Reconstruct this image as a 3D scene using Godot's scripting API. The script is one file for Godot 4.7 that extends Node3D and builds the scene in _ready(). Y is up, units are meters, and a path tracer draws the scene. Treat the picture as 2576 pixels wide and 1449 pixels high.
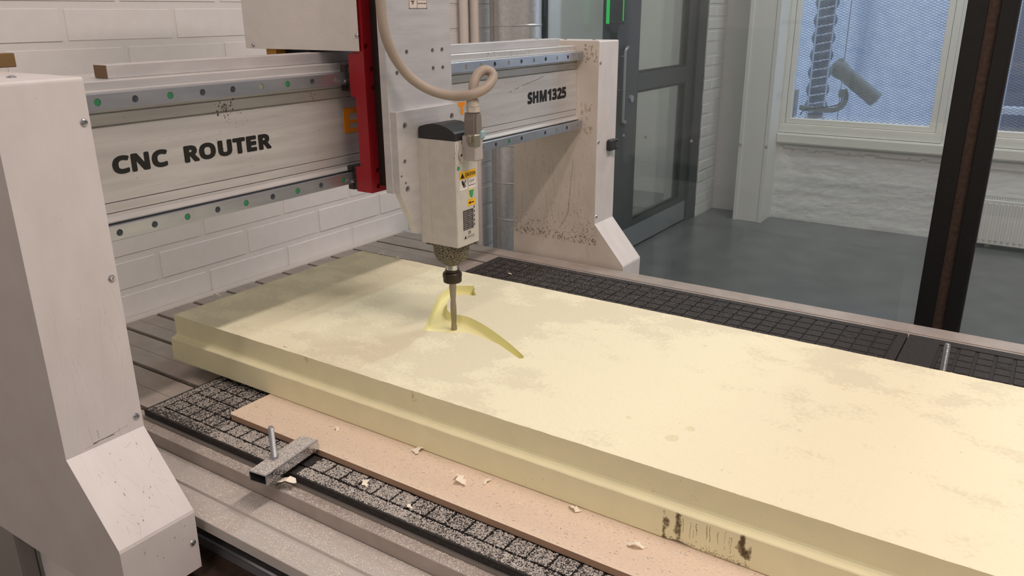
extends Node3D
# ---------------------------------------------------------------- frame: x runs along the gantry, z along the bed, y up, metres; floor at y = 0
const EYE := Vector3(-0.66, 1.5504, 1.1739)
const TURN := Vector3(-0.3323, -0.9796, -0.0068)
const HIGH := 4.6                # ceiling height
const FOCAL := 2015.6            # pixels, for the 2576 x 1449 frame

var mats := {}
var taken := {}
var uvf = null
var rng := RandomNumberGenerator.new()
var zero_basis := Basis.IDENTITY

# ---------------------------------------------------------------- helpers: pixels to points
func pix(x: float, y: float, axis: int, v: float) -> Vector3:
	var d: Vector3 = Basis.from_euler(TURN) * Vector3((x - 1288.0) / FOCAL, -(y - 724.5) / FOCAL, -1.0)
	return EYE + d * ((v - EYE[axis]) / d[axis])

# ---------------------------------------------------------------- helpers: meshes
func begin() -> SurfaceTool:
	var st := SurfaceTool.new()
	st.begin(Mesh.PRIMITIVE_TRIANGLES)
	return st

func vert(st: SurfaceTool, p: Vector3, n: Vector3) -> void:
	st.set_normal(n)
	st.set_uv(uvf.call(p, n) if uvf != null else Vector2(p.x + p.z, p.y))
	st.add_vertex(p)

func tri(st: SurfaceTool, a: Vector3, b: Vector3, c: Vector3, out: Vector3) -> void:
	var n := (b - a).cross(c - a)
	if n.length_squared() < 1e-22:
		return
	n = n.normalized()
	if n.dot(out) > 0.0:
		vert(st, a, n); vert(st, c, n); vert(st, b, n)
	else:
		vert(st, a, -n); vert(st, b, -n); vert(st, c, -n)

func quad(st: SurfaceTool, a: Vector3, b: Vector3, c: Vector3, d: Vector3, out: Vector3) -> void:
	tri(st, a, b, c, out)
	tri(st, a, c, d, out)

func box(st: SurfaceTool, lo: Vector3, hi: Vector3, bev := 0.0) -> void:
	var m := (lo + hi) / 2.0
	var h := (hi - lo) / 2.0
	var b: float = min(bev, min(h.x, min(h.y, h.z)) * 0.49)
	for ax in 3:
		var u := (ax + 1) % 3
		var v := (ax + 2) % 3
		for s in [-1.0, 1.0]:
			var o := Vector3.ZERO
			o[ax] = s
			var q := []
			for k in [[-1, -1], [1, -1], [1, 1], [-1, 1]]:
				var p := m
				p[ax] += s * h[ax]
				p[u] += k[0] * (h[u] - b)
				p[v] += k[1] * (h[v] - b)
				q.append(p)
			quad(st, q[0], q[1], q[2], q[3], o)
	if b <= 0.0:
		return
	for ax in 3:                                   # twelve chamfers
		var u := (ax + 1) % 3
		var v := (ax + 2) % 3
		for su in [-1.0, 1.0]:
			for sv in [-1.0, 1.0]:
				var o := Vector3.ZERO
				o[u] = su; o[v] = sv
				var q := []
				for e in [[-1, 0], [1, 0], [1, 1], [-1, 1]]:
					var p := m
					p[ax] += e[0] * (h[ax] - b)
					p[u] += su * (h[u] - (b if e[1] == 1 else 0.0))
					p[v] += sv * (h[v] - (0.0 if e[1] == 1 else b))
					q.append(p)
				quad(st, q[0], q[1], q[2], q[3], o)
	for sx in [-1.0, 1.0]:
		for sy in [-1.0, 1.0]:
			for sz in [-1.0, 1.0]:
				var s := Vector3(sx, sy, sz)
				tri(st, m + s * Vector3(h.x, h.y - b, h.z - b), m + s * Vector3(h.x - b, h.y, h.z - b), m + s * Vector3(h.x - b, h.y - b, h.z), s)

func lift(axis: int, u: float, v: float, w: float) -> Vector3:
	if axis == 0:
		return Vector3(w, v, u)                    # (z, y) swept along x
	if axis == 1:
		return Vector3(u, w, v)                    # (x, z) swept along y
	return Vector3(u, v, w)                        # (x, y) swept along z

func prism(st: SurfaceTool, poly: Array, axis: int, lo: float, hi: float) -> void:
	var pts := PackedVector2Array(poly)
	var area := 0.0
	for i in pts.size():
		area += pts[i].cross(pts[(i + 1) % pts.size()])
	var idx := Geometry2D.triangulate_polygon(pts)
	for k in range(0, idx.size(), 3):
		for w in [[lo, -1.0], [hi, 1.0]]:
			var o := Vector3.ZERO
			o[axis] = w[1]
			tri(st, lift(axis, pts[idx[k]].x, pts[idx[k]].y, w[0]), lift(axis, pts[idx[k + 1]].x, pts[idx[k + 1]].y, w[0]), lift(axis, pts[idx[k + 2]].x, pts[idx[k + 2]].y, w[0]), o)
	for i in pts.size():
		var a := pts[i]
		var b := pts[(i + 1) % pts.size()]
		var e := (b - a) * signf(area)
		quad(st, lift(axis, a.x, a.y, lo), lift(axis, b.x, b.y, lo), lift(axis, b.x, b.y, hi), lift(axis, a.x, a.y, hi), lift(axis, e.y, -e.x, 0.0))

func lathe(st: SurfaceTool, prof: Array, at: Vector3, turn := Basis.IDENTITY, seg := 24) -> void:
	for i in prof.size() - 1:
		var a: Vector2 = prof[i]
		var b: Vector2 = prof[i + 1]
		var d := b - a
		if d.length() < 1e-7:
			continue
		var nn := Vector2(d.y, -d.x).normalized()
		for k in seg:
			var t0 := TAU * k / seg
			var t1 := TAU * (k + 1) / seg
			var c0 := Vector3(cos(t0), 0, sin(t0))
			var c1 := Vector3(cos(t1), 0, sin(t1))
			var p := [c0 * a.x + Vector3.UP * a.y, c1 * a.x + Vector3.UP * a.y, c1 * b.x + Vector3.UP * b.y, c0 * b.x + Vector3.UP * b.y]
			var n0 := (c0 * nn.x + Vector3.UP * nn.y)
			var n1 := (c1 * nn.x + Vector3.UP * nn.y)
			var n := [n0, n1, n1, n0]
			for t in [[0, 1, 2], [0, 2, 3]]:
				var q: Array = [t[0], t[1], t[2]]
				var f: Vector3 = (p[q[1]] - p[q[0]]).cross(p[q[2]] - p[q[0]])
				if f.length_squared() < 1e-22:
					continue
				if f.dot(n0 + n1) > 0.0:
					q = [t[0], t[2], t[1]]
				for j in q:
					vert(st, at + turn * p[j], turn * n[j])

func tube(st: SurfaceTool, pts: Array, r: float, seg := 10, caps := true) -> void:
	var up := Vector3.UP
	var rings := []
	for i in pts.size():
		var t: Vector3 = (pts[min(i + 1, pts.size() - 1)] - pts[max(i - 1, 0)]).normalized()
		if i == 0:
			up = Vector3.UP if absf(t.y) < 0.9 else Vector3.RIGHT
		up = (up - t * up.dot(t)).normalized()
		var side := t.cross(up)
		var ring := []
		for k in seg:
			var a := TAU * k / seg
			ring.append(up * cos(a) + side * sin(a))
		rings.append(ring)
	for i in pts.size() - 1:
		for k in seg:
			var k1 := (k + 1) % seg
			var nn := [rings[i][k], rings[i][k1], rings[i + 1][k1], rings[i + 1][k]]
			var p := [pts[i] + nn[0] * r, pts[i] + nn[1] * r, pts[i + 1] + nn[2] * r, pts[i + 1] + nn[3] * r]
			for t in [[0, 1, 2], [0, 2, 3]]:
				var q: Array = t
				var f: Vector3 = (p[t[1]] - p[t[0]]).cross(p[t[2]] - p[t[0]])
				if f.dot(nn[0] + nn[2]) > 0.0:
					q = [t[0], t[2], t[1]]
				for j in q:
					vert(st, p[j], nn[j])
	if caps:
		for e in [[0, 1], [pts.size() - 1, pts.size() - 2]]:
			var o: Vector3 = pts[e[0]] - pts[e[1]]
			for k in range(1, seg - 1):
				tri(st, pts[e[0]] + rings[e[0]][0] * r, pts[e[0]] + rings[e[0]][k] * r, pts[e[0]] + rings[e[0]][k + 1] * r, o)

func smooth_path(pts: Array, per := 6) -> Array:
	var out := []
	for i in pts.size() - 1:
		var a: Vector3 = pts[max(i - 1, 0)]
		var b: Vector3 = pts[i]
		var c: Vector3 = pts[i + 1]
		var d: Vector3 = pts[min(i + 2, pts.size() - 1)]
		for k in per:
			out.append(b.cubic_interpolate(c, a, d, float(k) / per))
	out.append(pts[-1])
	return out

func lettering(st: SurfaceTool, text: String, x0: float, x1: float, y0: float, y1: float, z: float, weight := 800, deep := 0.0006, serif := false) -> void:
	var f := SystemFont.new()
	f.font_names = PackedStringArray(["Droid Serif" if serif else "Droid Sans"])
	f.font_weight = weight
	var tm := TextMesh.new()
	tm.font = f
	tm.text = text
	tm.font_size = 48
	tm.pixel_size = 0.001
	tm.depth = 0.01
	tm.curve_step = 1.0
	var bb := tm.get_aabb()
	if bb.size.x < 1e-6:
		return
	var fat := (y1 - y0) * 0.055 if weight > 750 else 0.0   # heavier strokes than the font has
	var s := Vector3((x1 - x0 - fat * 2.0) / bb.size.x, (y1 - y0 - fat * 2.0) / bb.size.y, deep / 0.01)
	var arr := tm.surface_get_arrays(0)
	var pv: PackedVector3Array = arr[Mesh.ARRAY_VERTEX]
	var nv: PackedVector3Array = arr[Mesh.ARRAY_NORMAL]
	var faces := PackedVector3Array()
	var norms := PackedVector3Array()
	for front in [true, false]:                      # front faces first: the shifted copies need no others
		for i in arr[Mesh.ARRAY_INDEX]:
			if (nv[i].z > 0.5) == front:
				faces.append(pv[i])
				norms.append(nv[i])
	var flat := 0
	while flat < norms.size() and norms[flat].z > 0.5:
		flat += 1
	var ways := [Vector2.ZERO]
	if fat > 0.0:
		for k in 8:
			ways.append(Vector2.from_angle(k * TAU / 8.0) * fat)
	for k in ways.size():
		var at := Vector3(x0 + fat - bb.position.x * s.x + ways[k].x, y0 + fat - bb.position.y * s.y + ways[k].y, z + k * 0.00001)
		for j in (faces.size() if k == 0 else flat):
			vert(st, faces[j] * s + at, norms[j])

# ---------------------------------------------------------------- helpers: nodes
func numbered(called: String) -> String:
	var n: int = taken.get(called, 0)
	taken[called] = n + 1
	return called if n == 0 else "%s_%03d" % [called, n]

func obj(called: String, st: SurfaceTool, m: Material, parent: Node = null) -> MeshInstance3D:
	return put(called, st.commit(), m, parent)

func put(called: String, mesh: Mesh, m: Material, parent: Node = null) -> MeshInstance3D:
	var o := MeshInstance3D.new()
	o.mesh = mesh
	if m != null:
		o.material_override = m
	if parent == null:
		o.name = numbered(called)
		add_child(o)
	else:
		o.name = called
		parent.add_child(o, true)
	return o

func thing(called: String, label: String, category: String, group := "") -> Node3D:
	var o := Node3D.new()
	o.name = numbered(called)
	add_child(o)
	tag(o, label, category, group)
	return o

func tag(o: Node, label: String, category: String, group := "") -> void:
	o.set_meta("label", label)
	o.set_meta("category", category)
	if group != "":
		o.set_meta("group", group)

func structure(o: Node, label: String, category: String) -> Node:
	o.set_meta("kind", "structure")
	o.set_meta("label", label)
	o.set_meta("category", category)
	return o

# ---------------------------------------------------------------- helpers: materials
func c8(r: float, g: float, b: float) -> Color:
	return Color(r / 255.0, g / 255.0, b / 255.0)

func plain(col: Color, rough := 0.6, metal := 0.0) -> StandardMaterial3D:
	var m := StandardMaterial3D.new()
	m.albedo_color = col
	m.roughness = rough
	m.metallic = metal
	return m

func noise_tex(seed_: int, freq: float, size: int, c0: Color, c1: Color, oct := 4, stretch := Vector2.ONE, bias := 0.5, contrast := 1.0) -> ImageTexture:
	var n := FastNoiseLite.new()
	n.seed = seed_
	n.frequency = freq
	n.fractal_octaves = oct
	n.noise_type = FastNoiseLite.TYPE_SIMPLEX_SMOOTH
	var src := n.get_seamless_image(int(size * stretch.x), int(size * stretch.y))
	src.resize(size, size, Image.INTERPOLATE_BILINEAR)
	src.convert(Image.FORMAT_L8)
	var lut := []
	for i in 256:
		lut.append(c0.lerp(c1, clampf((i / 255.0 - bias) * contrast + 0.5, 0.0, 1.0)))
	var data := src.get_data()
	var out := PackedByteArray()
	out.resize(size * size * 3)
	for i in data.size():
		var c: Color = lut[data[i]]
		out[i * 3] = int(c.r * 255.0)
		out[i * 3 + 1] = int(c.g * 255.0)
		out[i * 3 + 2] = int(c.b * 255.0)
	var im := Image.create_from_data(size, size, false, Image.FORMAT_RGB8, out)
	im.generate_mipmaps()
	return ImageTexture.create_from_image(im)

func bump_tex(seed_: int, freq: float, size: int, strength: float, oct := 4, stretch := Vector2.ONE) -> ImageTexture:
	var n := FastNoiseLite.new()
	n.seed = seed_
	n.frequency = freq
	n.fractal_octaves = oct
	n.noise_type = FastNoiseLite.TYPE_SIMPLEX_SMOOTH
	var src := n.get_seamless_image(int(size * stretch.x), int(size * stretch.y))
	src.resize(size, size, Image.INTERPOLATE_BILINEAR)
	src.convert(Image.FORMAT_RGBA8)
	src.bump_map_to_normal_map(strength)
	return ImageTexture.create_from_image(src)

func world_mapped(m: StandardMaterial3D, tiles: float) -> StandardMaterial3D:
	m.uv1_triplanar = true
	m.uv1_world_triplanar = true
	m.uv1_scale = Vector3.ONE * tiles
	return m

func bumped(m: StandardMaterial3D, t: Texture2D, amount: float) -> StandardMaterial3D:
	m.normal_enabled = true
	m.normal_texture = t
	m.normal_scale = amount
	return m

# a canvas for wear marks: base colour with soft mottling, then strokes and specks
func canvas(w: int, h: int, base: Color, mottle: Color, seed_: int, freq: float, squash := Vector2.ONE) -> Image:
	var n := FastNoiseLite.new()
	n.seed = seed_
	n.frequency = freq
	n.fractal_octaves = 5
	var im := Image.create(w, h, false, Image.FORMAT_RGB8)
	for y in h:
		for x in w:
			im.set_pixel(x, y, base.lerp(mottle, clampf(n.get_noise_2d(x * squash.x, y * squash.y) * 0.9 + 0.4, 0.0, 1.0)))
	return im

func dab(im: Image, x: int, y: int, c: Color, a: float) -> void:
	if x >= 0 and y >= 0 and x < im.get_width() and y < im.get_height():
		im.set_pixel(x, y, im.get_pixel(x, y).lerp(c, a))

func stroke(im: Image, a: Vector2, b: Vector2, c: Color, alpha: float, wide := 1, broken := 0.25) -> void:
	var n := int(max(absf(b.x - a.x), absf(b.y - a.y))) + 1
	var wob := rng.randf() * 10.0
	var on := 1.0
	for i in n:
		var t := float(i) / n
		if rng.randf() < 0.12:
			on = 0.0 if rng.randf() < broken else rng.randf_range(0.5, 1.0)
		var p := a.lerp(b, t) + Vector2(sin(t * 5.0 + wob), cos(t * 4.0 + wob)) * 0.8
		for k in wide:
			dab(im, int(p.x) + (k if absf(b.y - a.y) > absf(b.x - a.x) else 0), int(p.y) + (0 if absf(b.y - a.y) > absf(b.x - a.x) else k), c, alpha * on)

func speck(im: Image, p: Vector2, r: float, c: Color, alpha: float) -> void:
	var k := int(ceil(r)) + 1
	var sq := rng.randf_range(0.6, 1.6)
	for y in range(-k, k + 1):
		for x in range(-k, k + 1):
			var d := Vector2(x * sq, y / sq).length() + rng.randf_range(-0.35, 0.35) * r
			if d < r:
				dab(im, int(p.x) + x, int(p.y) + y, c, alpha)

func image_mat(im: Image, rough: float, metal := 0.0) -> StandardMaterial3D:
	im.generate_mipmaps()
	var m := plain(Color.WHITE, rough, metal)
	m.albedo_texture = ImageTexture.create_from_image(im)
	return m

func _ready() -> void:
	rng.seed = 7
	view_and_light()
	materials()
	room()
	far_room()
	outside()
	partition()
	machine_bed_and_gantry()
	bed_things()
	foam_board()
	shavings_and_dust()

# ================================================================ camera, sky, lamps
func view_and_light() -> void:
	var cam := Camera3D.new()
	cam.name = "camera"
	add_child(cam)
	cam.position = EYE
	cam.rotation = TURN
	cam.fov = rad_to_deg(2.0 * atan(724.5 / FOCAL))
	cam.near = 0.02
	cam.far = 200.0
	cam.current = true
	var env := Environment.new()
	var sky := Sky.new()
	var sm := ProceduralSkyMaterial.new()          # even winter overcast
	sm.sky_top_color = c8(190, 212, 246)
	sm.sky_horizon_color = c8(200, 218, 246)
	sm.ground_horizon_color = c8(190, 206, 230)
	sm.ground_bottom_color = c8(170, 184, 205)
	sm.sky_energy_multiplier = 1.0
	sm.ground_energy_multiplier = 1.0
	sky.sky_material = sm
	env.background_mode = Environment.BG_SKY
	env.sky = sky
	env.background_energy_multiplier = 2.5
	env.tonemap_mode = Environment.TONE_MAPPER_LINEAR
	env.tonemap_exposure = 0.94
	env.sdfgi_enabled = true
	env.ssao_enabled = true
	env.ssil_enabled = true
	var we := WorldEnvironment.new()
	we.name = "environment"
	we.environment = env
	add_child(we)

# a ceiling batten: housing, glowing diffuser, and the light it gives just below it
func batten(at: Vector3, size: Vector2, tint: Color, power: float, glow: float, label: String) -> void:
	var t := thing("ceiling_lamp", label, "lamp", "ceiling battens")
	var st := begin()
	box(st, at + Vector3(-size.x / 2 - 0.02, 0.02, -size.y / 2 - 0.01), at + Vector3(size.x / 2 + 0.02, 0.08, size.y / 2 + 0.01), 0.004)
	obj("housing", st, plain(c8(225, 225, 222), 0.4), t)
	st = begin()
	box(st, at + Vector3(-size.x / 2, 0.0, -size.y / 2), at + Vector3(size.x / 2, 0.02, size.y / 2), 0.006)
	var dm := plain(Color.WHITE, 0.5)
	dm.emission_enabled = true
	dm.emission = tint
	dm.emission_energy_multiplier = glow
	obj("lamp_diffuser", st, dm, t)
	var l := AreaLight3D.new()
	l.name = "lamp_light"
	l.area_size = size
	l.light_color = tint
	l.light_energy = power
	l.area_normalize_energy = true
	l.shadow_enabled = true
	l.area_range = 12.0
	l.area_attenuation = 2.0
	t.add_child(l)
	l.position = at + Vector3(0, -0.012, 0)
	l.rotation_degrees = Vector3(-90, 0, 0)

# ================================================================ materials
func materials() -> void:
	var fine := bump_tex(3, 0.08, 512, 3.0, 4)
	var coarse := bump_tex(5, 0.02, 512, 6.0, 5)
	var brushed := bump_tex(9, 0.05, 512, 2.0, 3, Vector2(0.08, 1.0))
	mats.fine = fine
	mats.coarse = coarse
	mats.brick = world_mapped(bumped(plain(Color.WHITE, 0.55), coarse, 0.05), 3.0)
	mats.brick.albedo_texture = noise_tex(11, 0.012, 512, c8(224, 223, 221), c8(229, 228, 227))
	mats.mortar = world_mapped(bumped(plain(c8(224, 223, 221), 0.6), coarse, 0.08), 3.0)
	mats.plaster = world_mapped(bumped(plain(c8(224, 225, 223), 0.7), coarse, 0.2), 1.5)
	mats.white_room = plain(c8(226, 223, 219), 0.8)
	mats.floor = world_mapped(plain(Color.WHITE, 0.22), 0.7)
	mats.floor.albedo_texture = noise_tex(21, 0.01, 512, c8(92, 94, 93), c8(106, 108, 107))
	mats.paint = world_mapped(bumped(plain(c8(222, 220, 217), 0.42), fine, 0.12), 4.0)
	mats.cover = world_mapped(bumped(plain(Color.WHITE, 0.45), fine, 0.12), 4.0)
	mats.cover.albedo_texture = noise_tex(23, 0.02, 256, c8(222, 219, 212), c8(228, 225, 219))
	mats.alu = world_mapped(bumped(plain(Color.WHITE, 0.42, 0.4), brushed, 0.15), 3.0)
	mats.alu.albedo_texture = noise_tex(31, 0.02, 512, c8(200, 200, 200), c8(218, 218, 218), 4, Vector2(0.2, 1.0))
	mats.alu_dark = world_mapped(plain(c8(150, 146, 140), 0.45, 0.6), 3.0)
	mats.bed = world_mapped(bumped(plain(Color.WHITE, 0.5, 0.15), fine, 0.12), 2.0)
	mats.apron = world_mapped(bumped(plain(c8(200, 196, 190), 0.5, 0.1), fine, 0.12), 2.0)
	mats.bed.albedo_texture = noise_tex(33, 0.015, 512, c8(164, 155, 147), c8(184, 176, 168), 5)
	mats.slot = plain(c8(70, 64, 58), 0.6, 0.3)
	mats.screen = plain(c8(128, 134, 142), 0.5, 0.3)
	mats.steel = plain(c8(196, 198, 202), 0.2, 0.95)
	mats.rail_steel = world_mapped(plain(Color.WHITE, 0.28, 0.78), 4.0)
	mats.rail_steel.albedo_texture = noise_tex(35, 0.03, 256, c8(172, 178, 186), c8(194, 198, 204), 4, Vector2(0.2, 1.0))
	mats.zinc = plain(c8(176, 180, 182), 0.38, 0.8)
	mats.dark_steel = plain(c8(70, 64, 60), 0.4, 0.7)
	mats.black = plain(c8(26, 25, 25), 0.6)
	mats.black_plastic = world_mapped(bumped(plain(c8(44, 44, 45), 0.5), fine, 0.2), 8.0)
	mats.red = world_mapped(bumped(plain(c8(158, 24, 36), 0.42), fine, 0.1), 5.0)
	mats.orange = plain(c8(238, 148, 18), 0.55)
	mats.ink = plain(c8(22, 22, 22), 0.5)
	mats.green_plug = plain(c8(44, 132, 84), 0.45)
	mats.clear_plug = plain(c8(140, 146, 132), 0.45)
	mats.spindle = world_mapped(bumped(plain(Color.WHITE, 0.4, 0.05), fine, 0.1), 4.0)
	mats.spindle.albedo_texture = noise_tex(41, 0.03, 256, c8(196, 194, 186), c8(208, 206, 198))
	mats.cable = plain(c8(168, 156, 142), 0.55)
	mats.gland = plain(c8(198, 192, 178), 0.5)
	mats.hood = plain(c8(128, 122, 116), 0.5)
	mats.hood_light = plain(c8(178, 172, 168), 0.45)
	mats.lever = plain(c8(150, 148, 132), 0.4, 0.5)
	mats.blue_clip = plain(c8(146, 178, 186), 0.5)
	mats.rubber = world_mapped(bumped(plain(Color.WHITE, 0.75), fine, 0.35), 10.0)
	mats.rubber.albedo_texture = noise_tex(51, 0.04, 256, c8(40, 38, 37), c8(60, 57, 55))
	mats.mdf = world_mapped(bumped(plain(Color.WHITE, 0.85), fine, 0.25), 6.0)
	mats.mdf.albedo_texture = noise_tex(61, 0.06, 512, c8(226, 208, 184), c8(236, 220, 198), 5)
	mats.mdf_edge = world_mapped(bumped(plain(c8(176, 146, 122), 0.9), fine, 0.5), 10.0)
	mats.foam_cut = world_mapped(bumped(plain(c8(244, 241, 184), 0.85), fine, 0.15), 5.0)
	mats.flake = plain(c8(246, 238, 220), 0.9)
	mats.chip = plain(c8(248, 244, 226), 0.85)
	mats.frame_black = world_mapped(bumped(plain(c8(23, 23, 21), 0.5, 0.2), fine, 0.15), 4.0)
	mats.rust = world_mapped(bumped(plain(Color.WHITE, 0.75), fine, 0.4), 6.0)
	mats.rust.albedo_texture = noise_tex(81, 0.03, 256, c8(52, 40, 33), c8(80, 60, 48))
	mats.door_metal = plain(c8(60, 66, 68), 0.38, 0.35)
	mats.kick = plain(c8(140, 146, 148), 0.35, 0.35)
	var g := plain(Color(0.55, 0.62, 0.6, 0.06), 0.02)
	g.transparency = BaseMaterial3D.TRANSPARENCY_ALPHA
	mats.glass = g
	mats.window_white = plain(c8(226, 226, 222), 0.45)
	mats.galv = world_mapped(bumped(plain(Color.WHITE, 0.33, 0.8), fine, 0.1), 4.0)
	mats.galv.albedo_texture = noise_tex(91, 0.05, 256, c8(200, 202, 203), c8(224, 225, 225), 3)

# round holes bored into a mesh: each [centre of mouth, radius, depth, direction of the bore]
func bored(st: SurfaceTool, holes: Array) -> Mesh:
	var c := CSGCombiner3D.new()
	add_child(c)
	var b := CSGMesh3D.new()
	b.mesh = st.commit()
	c.add_child(b)
	for h in holes:
		var y := CSGCylinder3D.new()
		y.radius = h[1]
		y.height = h[2] * 2.0
		y.sides = 18
		y.position = h[0]
		y.operation = CSGShape3D.OPERATION_SUBTRACTION
		if h[3] == 2:
			y.rotation_degrees.x = 90
		elif h[3] == 0:
			y.rotation_degrees.z = 90
		c.add_child(y)
	c._update_shape()
	var out: Mesh = c.get_meshes()[1]
	remove_child(c)
	c.free()
	return out

# a domed socket screw, head towards `out`
func screw(parent: Node, at: Vector3, out: Vector3, r := 0.0055) -> void:
	var key := "screw_%.4f" % r
	if not mats.has(key):
		var st := begin()
		lathe(st, [Vector2(0.0, 0.0008), Vector2(r * 0.36, 0.0008), Vector2(r * 0.38, 0.0026), Vector2(r * 0.6, 0.0026), Vector2(r * 0.85, 0.0018), Vector2(r, 0.0004), Vector2(r, -0.0005)], Vector3.ZERO, Basis.IDENTITY, 14)
		mats[key] = st.commit()
	var o := put("screw", mats[key], mats.steel, parent)
	o.position = at
	o.basis = Basis(Quaternion(Vector3.UP, out))

# ================================================================ the workshop
func room() -> void:
	var st := begin()
	box(st, Vector3(-3.6, -0.12, -4.9), Vector3(6.2, 0.0, 4.7))
	structure(obj("floor", st, mats.floor), "grey sealed concrete floor of workshop and room beyond", "floor")
	st = begin()
	box(st, Vector3(-3.6, HIGH, -4.9), Vector3(6.2, HIGH + 0.12, 4.7))
	structure(obj("ceiling", st, plain(c8(205, 203, 199), 0.9)), "off white ceiling of the workshop", "ceiling")
	st = begin()
	box(st, Vector3(-3.6, 0.0, -0.9), Vector3(-3.45, HIGH, 4.7))
	structure(obj("wall_left", st, plain(c8(216, 213, 209), 0.8)), "off white side wall behind the operator's side", "wall")
	st = begin()
	box(st, Vector3(-3.45, 0.0, 4.5), Vector3(6.2, HIGH, 4.7))
	structure(obj("wall_front", st, plain(c8(190, 187, 183), 0.8)), "pale grey wall facing the end of the bed", "wall")
	# brick wall behind the machine: mortar body, bricks proud of it
	st = begin()
	box(st, Vector3(-3.45, 0.0, -0.95), Vector3(2.43, HIGH, -0.7572))
	var w := structure(obj("wall_back", st, mats.mortar), "white painted brick wall behind the gantry", "wall")
	var kinds := []
	for k in 4:
		st = begin()
		var j := 0.0006 * k
		box(st, Vector3(-0.1365 + j, -0.0355, -0.006), Vector3(0.1365 - j * 0.5, 0.0353 - j * 0.6, 0.006 - 0.0003 * k), 0.0007)
		kinds.append(st.commit())
	for row in 18:
		var yb := 0.8755 + (row - 4) * 0.0881
		for col in 10:
			var x0 := (0.517 if posmod(row, 2) == 0 else 0.3745) + (col - 4) * 0.2865
			if x0 < -0.7 or x0 + 0.28 > 2.43:
				continue
			var o := put("brick", kinds[rng.randi() % 4], mats.brick, w)
			o.position = Vector3(x0 + 0.143 + rng.randf_range(-0.002, 0.002), yb + 0.0355, -0.7608 + rng.randf_range(-0.0003, 0.0002))
			o.rotation.z = rng.randf_range(-0.004, 0.004)
			o.rotation.y = rng.randf_range(-0.0008, 0.0008)
	# galvanised duct and two white pipes in the corner
	var t := thing("ventilation_duct", "shiny galvanised round duct standing beside the white pipes", "duct")
	st = begin()
	var prof := []
	for i in 31:
		var y := i * 0.15
		prof.append_array([Vector2(0.1, y), Vector2(0.1, y + 0.142), Vector2(0.1016, y + 0.144), Vector2(0.1016, y + 0.148), Vector2(0.1, y + 0.15)])
	var cut := prof.filter(func(p): return p.y <= HIGH - 0.01)
	lathe(st, cut, Vector3(2.05, 0.005, -0.62), Basis.IDENTITY, 48)
	obj("duct_body", st, mats.galv, t)
	for y in [0.35, 2.6]:
		st = begin()
		box(st, Vector3(2.02, y - 0.015, -0.758), Vector3(2.08, y + 0.015, -0.7))
		lathe(st, [Vector2(0.1022, -0.014), Vector2(0.1045, -0.014), Vector2(0.1045, 0.014), Vector2(0.1022, 0.014)], Vector3(2.05, y, -0.62), Basis.IDENTITY, 36)
		obj("wall_bracket", st, mats.zinc, t)
	for i in 2:
		var px: float = [1168.0, 1194.5][i]
		var p := pix(px, 50, 2, -0.725)
		st = begin()
		lathe(st, [Vector2(0.0, 0.004), Vector2(0.0165, 0.004), Vector2(0.0165, HIGH - 0.005), Vector2(0.0, HIGH - 0.005)], Vector3(p.x, 0, -0.727), Basis.IDENTITY, 18)
		tag(obj("wall_pipe", st, plain(c8(226, 218, 210), 0.4)), ["thin white vertical pipe on the brick wall, farther from the duct", "thin white vertical pipe on the brick wall, nearer the duct"][i], "pipe", "white pipes on the brick wall")
	var warm := Color(1.0, 0.915, 0.885)
	batten(Vector3(0.6, 4.45, 2.25), Vector2(2.3, 0.2), warm, 11.0, 2.0, "long white ceiling batten above the router bed")
	batten(Vector3(-2.3, 4.45, 1.3), Vector2(1.5, 0.2), warm, 3.6, 2.0, "long white ceiling batten by the side wall")

# ================================================================ glass partition beside the machine
func partition() -> void:
	var w := Node3D.new()
	w.name = "wall_partition"
	add_child(w)
	structure(w, "black steel framed glass partition beside the router", "wall")
	var xs := [2.40, 2.46]
	var st := begin()
	box(st, Vector3(2.40, 0.0, -0.761), Vector3(2.46, HIGH, -0.722), 0.002)
	obj("end_post", st, mats.frame_black, w)
	for z in [0.876, 2.62, 4.2]:
		st = begin()
		box(st, Vector3(2.40, 0.0, z), Vector3(2.46, HIGH, z + 0.060), 0.002)
		obj("mullion", st, mats.frame_black, w)
		st = begin()
		box(st, Vector3(2.40, 0.0, z + 0.094), Vector3(2.46, HIGH, z + 0.139), 0.002)
		obj("mullion", st, mats.frame_black, w)
		st = begin()
		box(st, Vector3(2.412, 0.0, z + 0.060), Vector3(2.448, HIGH, z + 0.094))
		obj("joint_strip", st, mats.rust, w)
		st = begin()
		box(st, Vector3(2.405, 0.0, z + 0.139), Vector3(2.455, HIGH, z + 0.146))
		obj("glazing_bead", st, mats.black, w)
	var spans := [[-0.722, 0.876], [1.022, 2.62], [2.766, 4.2]]
	for s in spans:
		st = begin()
		box(st, Vector3(2.405, 0.0, s[0]), Vector3(2.455, 0.05, s[1]), 0.002)
		obj("bottom_rail", st, mats.frame_black, w)
		st = begin()
		box(st, Vector3(2.405, HIGH - 0.06, s[0]), Vector3(2.455, HIGH, s[1]), 0.002)
		obj("top_rail", st, mats.frame_black, w)
		st = begin()
		box(st, Vector3(2.426, 0.05, s[0]), Vector3(2.434, HIGH - 0.06, s[1]))
		obj("pane", st, mats.glass, w)
	var d := plain(c8(150, 152, 150), 0.6)
	st = begin()
	lathe(st, [Vector2(0.0, 0.0006), Vector2(0.0062, 0.0006), Vector2(0.0065, 0.0003), Vector2(0.0065, 0.0)], Vector3.ZERO, Basis(Vector3.BACK, PI / 2), 16)
	var dot := st.commit()
	var p := pix(1994, 376, 0, 2.426)
	for k in range(-7, 5):
		var o := put("marker_dot", dot, d, w)
		o.position = Vector3(2.4259, p.y, p.z + k * 0.1)

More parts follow.
